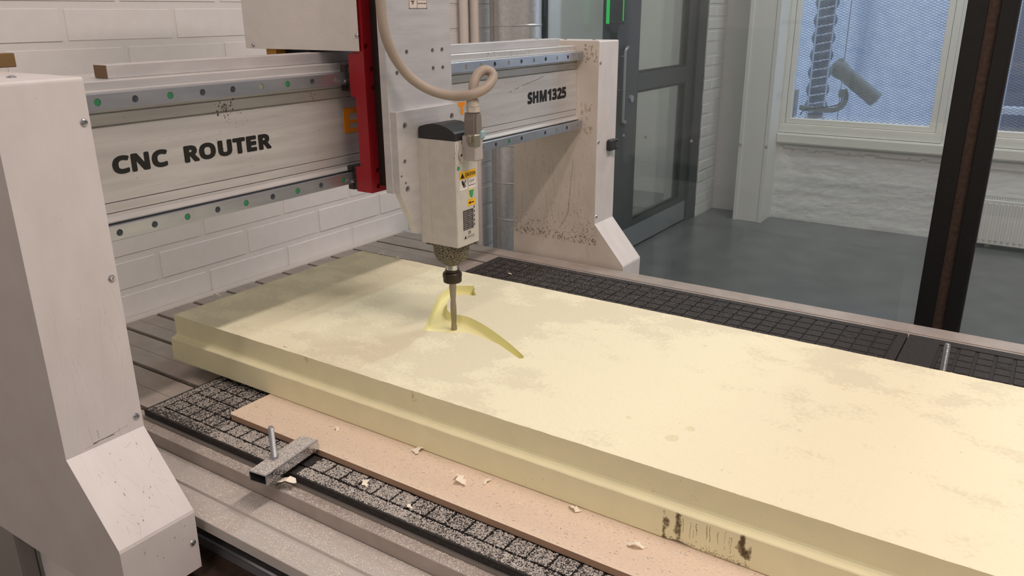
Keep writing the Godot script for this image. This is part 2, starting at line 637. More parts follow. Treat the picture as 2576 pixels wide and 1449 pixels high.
# ================================================================ room beyond the glass
func far_room() -> void:
	var st := begin()
	# wall with the windows
	var w := Node3D.new()
	w.name = "wall_right"
	add_child(w)
	structure(w, "white outer wall with windows and rough concrete below them", "wall")
	var n := FastNoiseLite.new()
	n.seed = 4
	n.frequency = 2.2
	n.fractal_octaves = 5
	var depth := func(z: float, y: float) -> float:
		var board := 0.0012 * sin(y * 61.0 + 1.2 * n.get_noise_2d(z * 0.8, y)) + 0.004 * n.get_noise_2d(z * 1.2, y * 3.5) + 0.002 * n.get_noise_2d(z * 6.0, y * 9.0)
		var lip := 0.55 + 0.022 * n.get_noise_1d(z * 1.2) - 0.02 * (z + 0.5)
		if y > lip:
			return 0.010 + board * 0.3
		return board
	var nz := 150
	var ny := 40
	for i in nz:
		for j in ny:
			var z0 := -0.57 + 3.0 * i / nz
			var z1 := -0.57 + 3.0 * (i + 1) / nz
			var y0 := 0.585 * j / ny
			var y1 := 0.585 * (j + 1) / ny
			quad(st, Vector3(5.612 - depth.call(z0, y0), y0, z0), Vector3(5.612 - depth.call(z1, y0), y0, z1), Vector3(5.612 - depth.call(z1, y1), y1, z1), Vector3(5.612 - depth.call(z0, y1), y1, z0), Vector3.LEFT)
	obj("rough_concrete", st, mats.plaster, w)
	st = begin()
	box(st, Vector3(5.63, 0.0, -0.79), Vector3(5.9, 0.585, 4.7))
	box(st, Vector3(5.6, 0.0, 2.43), Vector3(5.63, 0.585, 4.7))
	box(st, Vector3(5.6, 2.3, -0.79), Vector3(5.9, HIGH, 4.7))
	box(st, Vector3(5.6, 0.585, 0.545), Vector3(5.9, 2.3, 0.79))
	box(st, Vector3(5.6, 0.585, 1.95), Vector3(5.9, 2.3, 2.2))
	box(st, Vector3(5.6, 0.585, 3.3), Vector3(5.9, 2.3, 3.45))
	box(st, Vector3(5.6, 0.585, 4.45), Vector3(5.9, 2.3, 4.7))
	box(st, Vector3(5.6, 0.0, -0.79), Vector3(5.9, 2.3, -0.568))
	obj("wall_body", st, mats.plaster, w)
	st = begin()
	prism(st, [Vector2(5.9, 0.665), Vector2(5.575, 0.665), Vector2(5.571, 0.655), Vector2(5.571, 0.60), Vector2(5.578, 0.588), Vector2(5.9, 0.583)], 2, -0.568, 4.5)
	obj("window_ledge", st, mats.window_white, w)
	for win in [[-0.568, 0.545, 1], [0.79, 1.95, 2], [2.2, 3.3, 4], [3.45, 4.45, 5]]:
		var z0: float = win[0]
		var z1: float = win[1]
		var f := Node3D.new()
		f.name = "window_%d" % win[2]
		add_child(f)
		structure(f, {1: "white framed window with a metal mesh and camera behind it", 2: "white framed window above the radiator", 4: "white framed window past the radiator", 5: "white framed window at the end of the outer wall"}[win[2]], "window")
		for b in [[0.668, 0.735, z0, z1], [2.22, 2.3, z0, z1]]:
			st = begin()
			box(st, Vector3(5.605, b[0], b[2]), Vector3(5.68, b[1], b[3]), 0.003)
			obj("outer_frame", st, mats.window_white, f)
		for b in [[z0, z0 + 0.035], [z1 - 0.045, z1]]:
			st = begin()
			box(st, Vector3(5.605, 0.735, b[0]), Vector3(5.68, 2.22, b[1]), 0.003)
			obj("outer_frame", st, mats.window_white, f)
		for b in [[0.737, 0.775, z0 + 0.037, z1 - 0.047], [2.18, 2.218, z0 + 0.037, z1 - 0.047]]:
			st = begin()
			box(st, Vector3(5.618, b[0], b[2]), Vector3(5.67, b[1], b[3]), 0.003)
			obj("sash", st, mats.window_white, f)
		for b in [[z0 + 0.037, z0 + 0.072], [z1 - 0.09, z1 - 0.047]]:
			st = begin()
			box(st, Vector3(5.618, 0.775, b[0]), Vector3(5.67, 2.18, b[1]), 0.003)
			obj("sash", st, mats.window_white, f)
		st = begin()
		box(st, Vector3(5.645, 0.775, z0 + 0.072), Vector3(5.653, 2.18, z1 - 0.09))
		obj("pane", st, mats.glass, f)
		if win[2] < 3:
			mesh_screen(z0 + 0.03, z1 - 0.03, win[2])
	# boxed column and the wall behind it
	w = Node3D.new()
	w.name = "wall_column"
	add_child(w)
	structure(w, "white boxed column beside the window", "column")
	st = begin()
	box(st, Vector3(5.38, 0.0, -0.79), Vector3(5.6, HIGH, -0.571), 0.002)
	obj("column_casing", st, mats.window_white, w)
	for b in [[-0.793, -0.765], [-0.60, -0.571]]:
		st = begin()
		box(st, Vector3(5.374, 0.0, b[0]), Vector3(5.382, HIGH, b[1]), 0.001)
		obj("corner_bead", st, mats.window_white, w)
	st = begin()
	box(st, Vector3(5.67, 0.0, -1.07), Vector3(5.9, HIGH, -0.79))
	structure(obj("wall_recess", st, mats.plaster), "white plastered wall between the brick pier and the column", "wall")
	# brick pier beside the door
	st = begin()
	box(st, Vector3(5.305, 0.0, -1.35), Vector3(5.9, HIGH, -1.0692))
	w = structure(obj("wall_pier", st, mats.mortar), "white painted brick pier beside the glazed door", "wall")
	st = begin()
	box(st, Vector3(-0.132, -0.0345, -0.006), Vector3(0.132, 0.0345, 0.006), 0.003)
	var whole := st.commit()
	st = begin()
	box(st, Vector3(-0.064, -0.0345, -0.006), Vector3(0.064, 0.0345, 0.006), 0.003)
	var half := st.commit()
	for row in 26:
		for part in 2:
			var long := (part == 0) == (row % 2 == 0)
			var x := 5.302 + (0.0 if part == 0 else (0.278 if row % 2 == 0 else 0.142)) + (0.133 if long else 0.065)
			if x > 5.6 and long:
				x = 5.72
			var o := put("brick", whole if long else half, mats.brick, w)
			o.position = Vector3(x + rng.randf_range(-0.003, 0.003), 0.045 + row * 0.0881, -1.0735 + rng.randf_range(-0.001, 0.002))
	# glazed door and side light in the cross wall
	st = begin()
	box(st, Vector3(2.43, 2.2, -1.2), Vector3(5.31, HIGH, -1.08))
	structure(obj("wall_lintel", st, mats.white_room), "white wall above the glazed door", "wall")
	st = begin()
	box(st, Vector3(2.3, 0.0, -4.9), Vector3(2.43, HIGH, -0.95))
	structure(obj("wall_corridor", st, mats.white_room), "white corridor side wall behind the partition end", "wall")
	st = begin()
	box(st, Vector3(5.97, 0.0, -4.9), Vector3(6.2, HIGH, -1.35))
	structure(obj("wall_beyond", st, mats.plaster), "pale wall seen through the glazed door", "wall")
	st = begin()
	box(st, Vector3(2.43, 0.0, -4.9), Vector3(5.97, HIGH, -4.75))
	structure(obj("wall_corridor_end", st, mats.white_room), "white wall at the end of the corridor", "wall")
	door()
	radiator()
	batten(Vector3(4.1, 4.45, 0.9), Vector2(1.2, 0.2), Color(0.95, 1.0, 1.0), 7.0, 1.2, "white ceiling batten in the room beyond the glass")
	batten(Vector3(4.3, 4.45, -2.7), Vector2(1.2, 0.2), Color(0.97, 1.0, 0.97), 4.0, 1.0, "white ceiling batten in the corridor behind the door")

# expanded metal screen in front of a window: two sets of crossing strands
func mesh_screen(z0: float, z1: float, n: int) -> void:
	var x := 5.80
	var y0 := 0.70
	var y1 := 2.28
	var dz := 0.021
	var dy := 0.0092
	var st := begin()
	var w := 0.0012
	var slope := dy / dz
	var span := z1 - z0
	for s in [-1.0, 1.0]:
		var c := y0 - span * slope
		while c < y1 + span * slope:
			# strand y = c + s * slope * (z - zs)
			var a := Vector2(z0, c if s > 0 else c + span * slope)
			var b := Vector2(z1, c + span * slope if s > 0 else c)
			var lo := a
			var hi := b
			if minf(a.y, b.y) < y1 and maxf(a.y, b.y) > y0:
				var d := b - a
				var t0 := 0.0
				var t1 := 1.0
				for lim in [y0, y1]:
					var t: float = (lim - a.y) / d.y
					if (lim == y0) == (d.y > 0):
						t0 = maxf(t0, t)
					else:
						t1 = minf(t1, t)
				if t1 > t0:
					lo = a + d * t0
					hi = a + d * t1
					var e := 0.0012
					var p := [Vector3(x - e, lo.y - w, lo.x), Vector3(x + e, lo.y + w, lo.x), Vector3(x + e, hi.y + w, hi.x), Vector3(x - e, hi.y - w, hi.x)]
					quad(st, p[0], p[1], p[2], p[3], Vector3(-1, 0.6, 0))
					var back := Vector3(0.0008, -0.0006, 0)
					quad(st, p[0] + back, p[1] + back, p[2] + back, p[3] + back, Vector3(1, -0.6, 0))
			c += dy * 2.0
	var o := obj("mesh_screen", st, mats.screen if mats.has("screen") else plain(c8(92, 96, 104), 0.5, 0.4))
	tag(o, ["grey expanded metal screen outside the window with the camera", "grey expanded metal screen outside the window above the radiator"][n - 1], "mesh screen", "metal screens outside the windows")

func door() -> void:
	var z := -1.13
	var d := Node3D.new()
	d.name = "door_1"
	add_child(d)
	structure(d, "dark grey metal door with two glass panes and a steel kick plate", "door")
	var bars := [["jamb", 3.84, 3.935, 0.0, 2.2, 0.05], ["jamb", 5.14, 5.305, 0.0, 2.2, 0.05], ["door_head", 3.935, 5.14, 2.12, 2.2, 0.05],
		["lock_stile", 3.94, 4.20, 0.012, 2.11, 0.03], ["hinge_stile", 5.0, 5.135, 0.012, 2.11, 0.03],
		["mid_rail", 4.20, 5.0, 1.06, 1.172, 0.03], ["bottom_rail", 4.20, 5.0, 0.012, 0.205, 0.03], ["top_rail", 4.20, 5.0, 2.0, 2.11, 0.03]]
	for b in bars:
		var st := begin()
		box(st, Vector3(b[1], b[3], z - b[5]), Vector3(b[2], b[4], z + b[5]), 0.002)
		obj(b[0], st, mats.door_metal, d)
	for g in [[0.205, 1.06], [1.172, 2.0]]:
		var st := begin()
		box(st, Vector3(4.20, g[0], z - 0.005), Vector3(5.0, g[1], z + 0.005))
		obj("pane", st, mats.glass, d)
		for e in [[4.20, 4.214, g[0], g[1]], [4.986, 5.0, g[0], g[1]], [4.214, 4.986, g[0], g[0] + 0.014], [4.214, 4.986, g[1] - 0.014, g[1]]]:
			st = begin()
			box(st, Vector3(e[0], e[2], z + 0.005), Vector3(e[1], e[3], z + 0.022))
			obj("glazing_bead", st, mats.frame_black, d)
	var st := begin()
	box(st, Vector3(4.02, 0.015, z + 0.03), Vector3(5.125, 0.162, z + 0.033))
	obj("kick_plate", st, mats.kick, d)
	st = begin()
	var grip := []
	var a := pix(1567, 122, 2, z + 0.068)
	var b2 := pix(1567, 312, 2, z + 0.068)
	var gx := pix(1568, 215, 2, z + 0.065).x
	for p in [Vector3(4.03, a.y, z + 0.03), Vector3(gx + 0.03, a.y, z + 0.064), Vector3(gx, a.y - 0.015, z + 0.068), Vector3(gx, b2.y + 0.015, z + 0.068), Vector3(gx + 0.03, b2.y, z + 0.064), Vector3(4.03, b2.y, z + 0.03)]:
		grip.append(p)
	tube(st, grip, 0.011, 12)
	obj("pull_handle", st, mats.zinc, d)
	st = begin()
	lathe(st, [Vector2(0, 0.012), Vector2(0.022, 0.012), Vector2(0.024, 0.0)], Vector3(4.1, 1.02, z + 0.03), Basis(Vector3.RIGHT, PI / 2), 18)
	obj("lock_cylinder", st, mats.zinc, d)
	# side light
	var s := Node3D.new()
	s.name = "window_3"
	add_child(s)
	structure(s, "tall fixed glass side light beside the dark door", "window")
	st = begin()
	box(st, Vector3(2.43, 0.0, z - 0.005), Vector3(3.84, 2.2, z + 0.005))
	obj("pane", st, mats.glass, s)
	st = begin()
	box(st, Vector3(2.43, 0.0, z - 0.03), Vector3(3.84, 0.06, z + 0.03), 0.002)
	obj("bottom_rail", st, mats.door_metal, s)
	# access readers with green lights
	var led := plain(c8(30, 190, 90), 0.4)
	led.emission_enabled = true
	led.emission = c8(20, 200, 80)
	led.emission_energy_multiplier = 0.5
	for k in 2:
		var x: float = [pix(1533, 60, 2, -1.05).x, pix(1568, 20, 2, -1.045).x - 0.049][k]
		var y: float = [1.43, 1.475][k]
		var t := thing("access_reader", ["black access reader with green edge light on the door jamb", "black access reader with green light strip on the door stile"][k], "reader")
		st = begin()
		prism(st, [Vector2(x, y + 0.03), Vector2(x + 0.03, y), Vector2(x + 0.10, y), Vector2(x + 0.115, y + 0.03), Vector2(x + 0.115, y + 0.24), Vector2(x, y + 0.24)] if k == 0 else [Vector2(x, y), Vector2(x + 0.07, y), Vector2(x + 0.07, y + 0.26), Vector2(x, y + 0.26)], 2, z + 0.05, z + 0.085)
		obj("reader_body", st, mats.black, t)
		st = begin()
		if k == 0:
			box(st, Vector3(x - 0.004, y + 0.05, z + 0.06), Vector3(x, y + 0.2, z + 0.08))
		else:
			box(st, Vector3(x + 0.045, y + 0.02, z + 0.085), Vector3(x + 0.053, y + 0.25, z + 0.088))
		obj("led_strip", st, led, t)

func radiator() -> void:
	var t := thing("radiator", "white fluted panel radiator under the window", "radiator")
	var z0 := 0.80
	var z1 := 1.86
	var st := begin()
	box(st, Vector3(5.485, 0.035, z0), Vector3(5.575, 0.34, z1), 0.004)
	obj("panel_body", st, mats.window_white, t)
	for i in 28:
		st = begin()
		var z := z0 + 0.04 + i * 0.0355
		if z > z1 - 0.03:
			break
		prism(st, [Vector2(z - 0.011, 5.486), Vector2(z - 0.007, 5.478), Vector2(z + 0.007, 5.478), Vector2(z + 0.011, 5.486)].map(func(p): return Vector2(p.y, p.x)), 1, 0.065, 0.315)
		obj("flute", st, mats.window_white, t)
	for i in 70:
		var z := z0 + 0.008 + i * 0.015
		if z > z1 - 0.01:
			break
		st = begin()
		box(st, Vector3(5.49, 0.34, z), Vector3(5.57, 0.358, z + 0.004))
		obj("grille_bar", st, mats.window_white, t)
	st = begin()
	box(st, Vector3(5.487, 0.358, z0), Vector3(5.495, 0.37, z1))
	box(st, Vector3(5.565, 0.358, z0), Vector3(5.573, 0.37, z1))
	box(st, Vector3(5.487, 0.358, z0), Vector3(5.573, 0.362, z0 + 0.01))
	obj("top_edge", st, mats.window_white, t)
	for z in [z0 + 0.12, z1 - 0.12]:
		st = begin()
		box(st, Vector3(5.56, 0.0, z), Vector3(5.59, 0.3, z + 0.03))
		obj("bracket", st, mats.window_white, t)

# ================================================================ what stands outside the windows
func outside() -> void:
	var st := begin()
	box(st, Vector3(5.9, -0.4, -6.0), Vector3(10.4, -0.3, 8.0))
	structure(obj("ground", st, plain(c8(190, 198, 208), 0.9)), "snow covered ground outside the windows", "ground")
	var b := thing("neighbour_wall", "pale blue panelled wall across the yard outside", "wall")
	var pm := world_mapped(bumped(plain(Color.WHITE, 0.6), mats.coarse, 0.3), 0.7)
	pm.albedo_texture = noise_tex(97, 0.02, 512, c8(200, 209, 222), c8(230, 234, 240), 5)
	for i in 4:
		st = begin()
		box(st, Vector3(9.6, -0.3, -4.0 + i * 1.5), Vector3(9.9, 6.0, -4.0 + i * 1.5 + 1.492), 0.004)
		obj("panel", st, pm, b)
	var p := pix(2170, 60, 0, 9.5)
	var t := thing("downpipe", "thin pale downpipe on the wall across the yard", "pipe")
	st = begin()
	tube(st, [Vector3(9.54, p.y - 0.55, p.z), Vector3(9.54, 5.0, p.z)], 0.035, 10)
	obj("pipe_body", st, plain(c8(170, 182, 200), 0.5), t)
	# corrugated hose with a ladder in front of it
	var hz := pix(2062, 100, 0, 6.7).z
	var ladder := thing("ladder", "white rung ladder outside the window beside the camera", "ladder")
	var zs := [pix(2062, 0, 0, 6.6).z, pix(2105, 0, 0, 6.6).z]
	for z in zs:
		st = begin()
		tube(st, [Vector3(6.6, -0.3, z), Vector3(6.6, 3.2, z)], 0.006, 8)
		obj("stile", st, plain(c8(222, 228, 236), 0.5), ladder)
	for i in 46:
		st = begin()
		tube(st, [Vector3(6.6, -0.2 + i * 0.07, zs[0]), Vector3(6.6, -0.2 + i * 0.07 + 0.028, zs[1])], 0.006, 6)
		obj("rung", st, plain(c8(222, 228, 236), 0.5), ladder)
	st = begin()
	var prof := []
	for i in 200:
		prof.append(Vector2(0.085 + 0.012 * sin(i * TAU / 8.0), -0.3 + i * 0.018))
	lathe(st, prof, Vector3(6.8, 0.0, (zs[0] + zs[1]) / 2.0 - 0.05), Basis.IDENTITY, 20)
	tag(obj("corrugated_hose", st, plain(c8(96, 104, 116), 0.6)), "dark corrugated hose hanging outside behind the ladder", "hose")
	# security camera on a bent arm
	var c := thing("security_camera", "grey security camera on a bent arm outside the window", "camera")
	var cm := plain(c8(158, 162, 158), 0.5)
	st = begin()
	var a := pix(2098, 162, 0, 5.95)
	var e := pix(2204, 252, 0, 5.95)
	var ax := (e - a).normalized()
	var lens := Basis(Quaternion(Vector3.UP, ax))
	lathe(st, [Vector2(0.0, -0.012), Vector2(0.04, 0.0), Vector2(0.066, 0.03), Vector2(0.07, 0.07), Vector2(0.058, 0.11), Vector2(0.058, (e - a).length()), Vector2(0.0, (e - a).length() + 0.012)], a, lens, 22)
	obj("camera_body", st, cm, c)
	st = begin()
	lathe(st, [Vector2(0.0, 0.0), Vector2(0.026, 0.004), Vector2(0.03, 0.02), Vector2(0.026, 0.05), Vector2(0.0, 0.055)], pix(2108, 152, 0, 5.95) + Vector3(0, -0.02, 0), Basis(Vector3.RIGHT, 1.2), 16)
	obj("sun_hood_end", st, cm, c)
	st = begin()
	var arm := []
	for q in [[2012, 270], [2060, 276], [2100, 276], [2122, 262], [2128, 240], [2124, 226]]:
		arm.append(pix(q[0], q[1], 0, 5.95))
	tube(st, smooth_path(arm, 5), 0.02, 12)
	obj("arm", st, cm, c)
	st = begin()
	var m := pix(2120, 236, 0, 5.95)
	lathe(st, [Vector2(0, -0.03), Vector2(0.03, -0.025), Vector2(0.034, 0.0), Vector2(0.03, 0.03), Vector2(0, 0.035)], m, Basis.IDENTITY, 14)
	obj("swivel_joint", st, cm, c)
	st = begin()
	var mp := pix(2010, 262, 0, 5.95)
	box(st, mp + Vector3(-0.05, -0.10, -0.12), mp + Vector3(0.05, 0.11, -0.02), 0.006)
	obj("mounting_plate", st, cm, c)
	st = begin()
	tube(st, smooth_path([pix(2012, 290, 0, 5.93), pix(2030, 275, 0, 5.93), pix(2105, 265, 0, 5.93), pix(2118, 246, 0, 5.93)], 5), 0.004, 6)
	obj("lead", st, mats.black, c)
	# dark blue gate post and white beam beyond the second window
	var q := pix(2558, 200, 0, 7.5)
	st = begin()
	box(st, Vector3(7.45, -0.3, q.z - 0.06), Vector3(7.6, 2.8, q.z + 0.5), 0.01)
	tag(obj("gate_panel", st, plain(c8(70, 88, 122), 0.5)), "dark blue steel panel standing outside the second window", "panel")
	q = pix(2540, 276, 0, 7.2)
	st = begin()
	box(st, Vector3(7.1, q.y - 0.03, q.z - 0.3), Vector3(7.2, q.y + 0.03, q.z + 1.6), 0.01)
	box(st, Vector3(7.12, -0.3, q.z + 0.6), Vector3(7.18, q.y - 0.03, q.z + 0.66))
	tag(obj("guard_rail", st, plain(c8(236, 240, 246), 0.5)), "white guard rail in front of the blue steel panel", "rail")

# ================================================================ the router
func upright_texture(inner: Color, inner2: Color, seed_: int, right: bool) -> StandardMaterial3D:
	var im := canvas(1024, 1024, inner, inner2, seed_, 0.006)
	var front := canvas(384, 1024, c8(226, 224, 222), c8(219, 216, 213), seed_ + 1, 0.005)
	im.blit_rect(front, Rect2i(0, 0, 384, 1024), Vector2i(640, 0))
	var dark := c8(70, 60, 54)
	var at := func(z: float, y: float) -> Vector2: return Vector2((z + 0.25) / 0.41 * 614.0, (1.0 - (y - 0.7) / 0.78) * 1024.0)
	var af := func(u: float, y: float) -> Vector2: return Vector2(640.0 + u * 380.0, (1.0 - (y - 0.7) / 0.78) * 1024.0)
	if right:
		for i in 360:                                # chipped paint above the bed
			var y := 0.862 + absf(rng.randfn(0.0, 0.034)) * (1.0 if rng.randf() < 0.85 else 2.0)
			speck(im, at.call(rng.randf_range(-0.24, 0.06), y), rng.randf_range(0.7, 2.8) * (1.5 if y < 0.885 else 1.0), c8(142, 124, 108), 0.85)
		for i in 46:                                 # long thin scratches
			var z := rng.randf_range(-0.23, 0.03)
			var y := rng.randf_range(0.95, 1.2)
			stroke(im, at.call(z, y), at.call(z + rng.randf_range(-0.02, 0.05), y - rng.randf_range(0.04, 0.16)), dark, rng.randf_range(0.2, 0.6))
		stroke(im, at.call(-0.03, 1.12), at.call(-0.045, 0.95), dark, 0.8, 2)
		stroke(im, at.call(-0.045, 0.95), at.call(-0.075, 0.9), dark, 0.8, 2)
		stroke(im, at.call(-0.02, 0.955), at.call(0.035, 0.93), dark, 0.7)
		for i in 40:                                 # brown grease round the rail ends
			speck(im, at.call(rng.randf_range(0.0, 0.045), rng.randf_range(1.41, 1.46)), rng.randf_range(1.0, 5.0), c8(120, 88, 62), 0.35)
		for i in 26:
			speck(im, at.call(rng.randf_range(-0.01, 0.03), rng.randf_range(1.2, 1.29)), rng.randf_range(2.0, 9.0), c8(160, 134, 112), 0.3)
		for i in 40:
			speck(im, at.call(rng.randf_range(-0.2, 0.05), rng.randf_range(0.95, 1.45)), rng.randf_range(0.5, 1.4), dark, 0.8)
		for i in 26:
			var u := rng.randf_range(0.05, 0.7)
			var y := rng.randf_range(1.0, 1.28)
			stroke(im, af.call(u, y), af.call(u + rng.randf_range(-0.1, 0.1), y - rng.randf_range(0.05, 0.14)), c8(120, 106, 100), 0.35)
	else:
		for i in 30:
			var u := rng.randf_range(0.2, 0.9)
			var y := rng.randf_range(0.95, 1.2)
			stroke(im, af.call(u, y), af.call(u + rng.randf_range(-0.15, 0.15), y - rng.randf_range(0.03, 0.12)), c8(150, 136, 128), 0.3)
		stroke(im, af.call(0.35, 0.936), af.call(0.62, 0.938), dark, 0.9, 2, 0.1)
		stroke(im, af.call(0.25, 0.934), af.call(0.8, 0.941), dark, 0.5)
		stroke(im, af.call(0.42, 0.955), af.call(0.43, 0.94), dark, 0.8, 2)
		stroke(im, af.call(0.68, 0.946), af.call(0.69, 0.932), dark, 0.7)
		for i in 26:
			var u := rng.randf_range(0.15, 0.9)
			var y := rng.randf_range(0.815, 0.92)
			stroke(im, af.call(u, y), af.call(u + rng.randf_range(-0.12, 0.12), y - rng.randf_range(0.003, 0.03)), c8(120, 108, 102), rng.randf_range(0.12, 0.5))
		for i in 34:
			speck(im, af.call(rng.randf_range(0.1, 0.9), rng.randf_range(0.75, 0.92)), rng.randf_range(0.6, 2.0), dark, 0.6)
		for i in 14:
			speck(im, af.call(rng.randf_range(0.1, 0.95), rng.randf_range(1.0, 1.45)), rng.randf_range(0.5, 1.2), dark, 0.6)
	return image_mat(im, 0.42)

func beam_texture() -> StandardMaterial3D:
	var im := canvas(2048, 384, c8(208, 209, 207), c8(193, 194, 192), 17, 0.02, Vector2(0.12, 1.6))
	var at := func(x: float, y: float) -> Vector2: return Vector2((x + 0.05) / 1.53 * 2048.0, (1.0 - (y - 1.21) / 0.25) * 384.0)
	var dark := c8(52, 46, 42)
	for i in 150:                                    # faint drawn streaks
		var x := rng.randf_range(0.0, 1.4)
		var y := rng.randf_range(1.28, 1.385)
		stroke(im, at.call(x, y), at.call(x + rng.randf_range(0.02, 0.14), y + rng.randf_range(-0.004, 0.004)), c8(150, 146, 142), rng.randf_range(0.1, 0.4))
	for i in 46:                                     # grease spatter
		speck(im, at.call(rng.randfn(0.235, 0.010), rng.randfn(1.396, 0.007)), rng.randf_range(0.5, 2.6), dark, 0.75)
	for i in 30:
		speck(im, at.call(rng.randfn(0.255, 0.02), rng.randf_range(1.34, 1.39)), rng.randf_range(0.4, 1.4), dark, 0.7)
	for i in 26:
		speck(im, at.call(rng.randfn(0.44, 0.012), rng.randf_range(1.385, 1.41)), rng.randf_range(0.5, 1.6), c8(100, 88, 70), 0.6)
	for i in 26:
		speck(im, at.call(rng.randf_range(0.0, 0.5), rng.randf_range(1.28, 1.4)), rng.randf_range(0.4, 1.2), dark, 0.6)
	for i in 150:
		speck(im, at.call(rng.randf_range(0.9, 1.1), rng.randf_range(1.275, 1.32)), rng.randf_range(0.4, 1.0), dark, 0.6)
	stroke(im, at.call(1.115, 1.352), at.call(1.19, 1.365), dark, 0.8, 2, 0.05)
	stroke(im, at.call(1.19, 1.365), at.call(1.285, 1.381), dark, 0.8, 2, 0.05)
	for i in 260:                                    # settled dirt at the far end
		speck(im, at.call(1.47 - absf(rng.randfn(0.0, 0.05)), rng.randf_range(1.38, 1.455)), rng.randf_range(0.8, 4.0), c8(168, 142, 116), 0.25)
	for i in 90:
		speck(im, at.call(rng.randf_range(1.02, 1.26), rng.randf_range(1.443, 1.455)), rng.randf_range(0.6, 2.6), c8(128, 110, 98), 0.4)
	return image_mat(im, 0.4, 0.3)

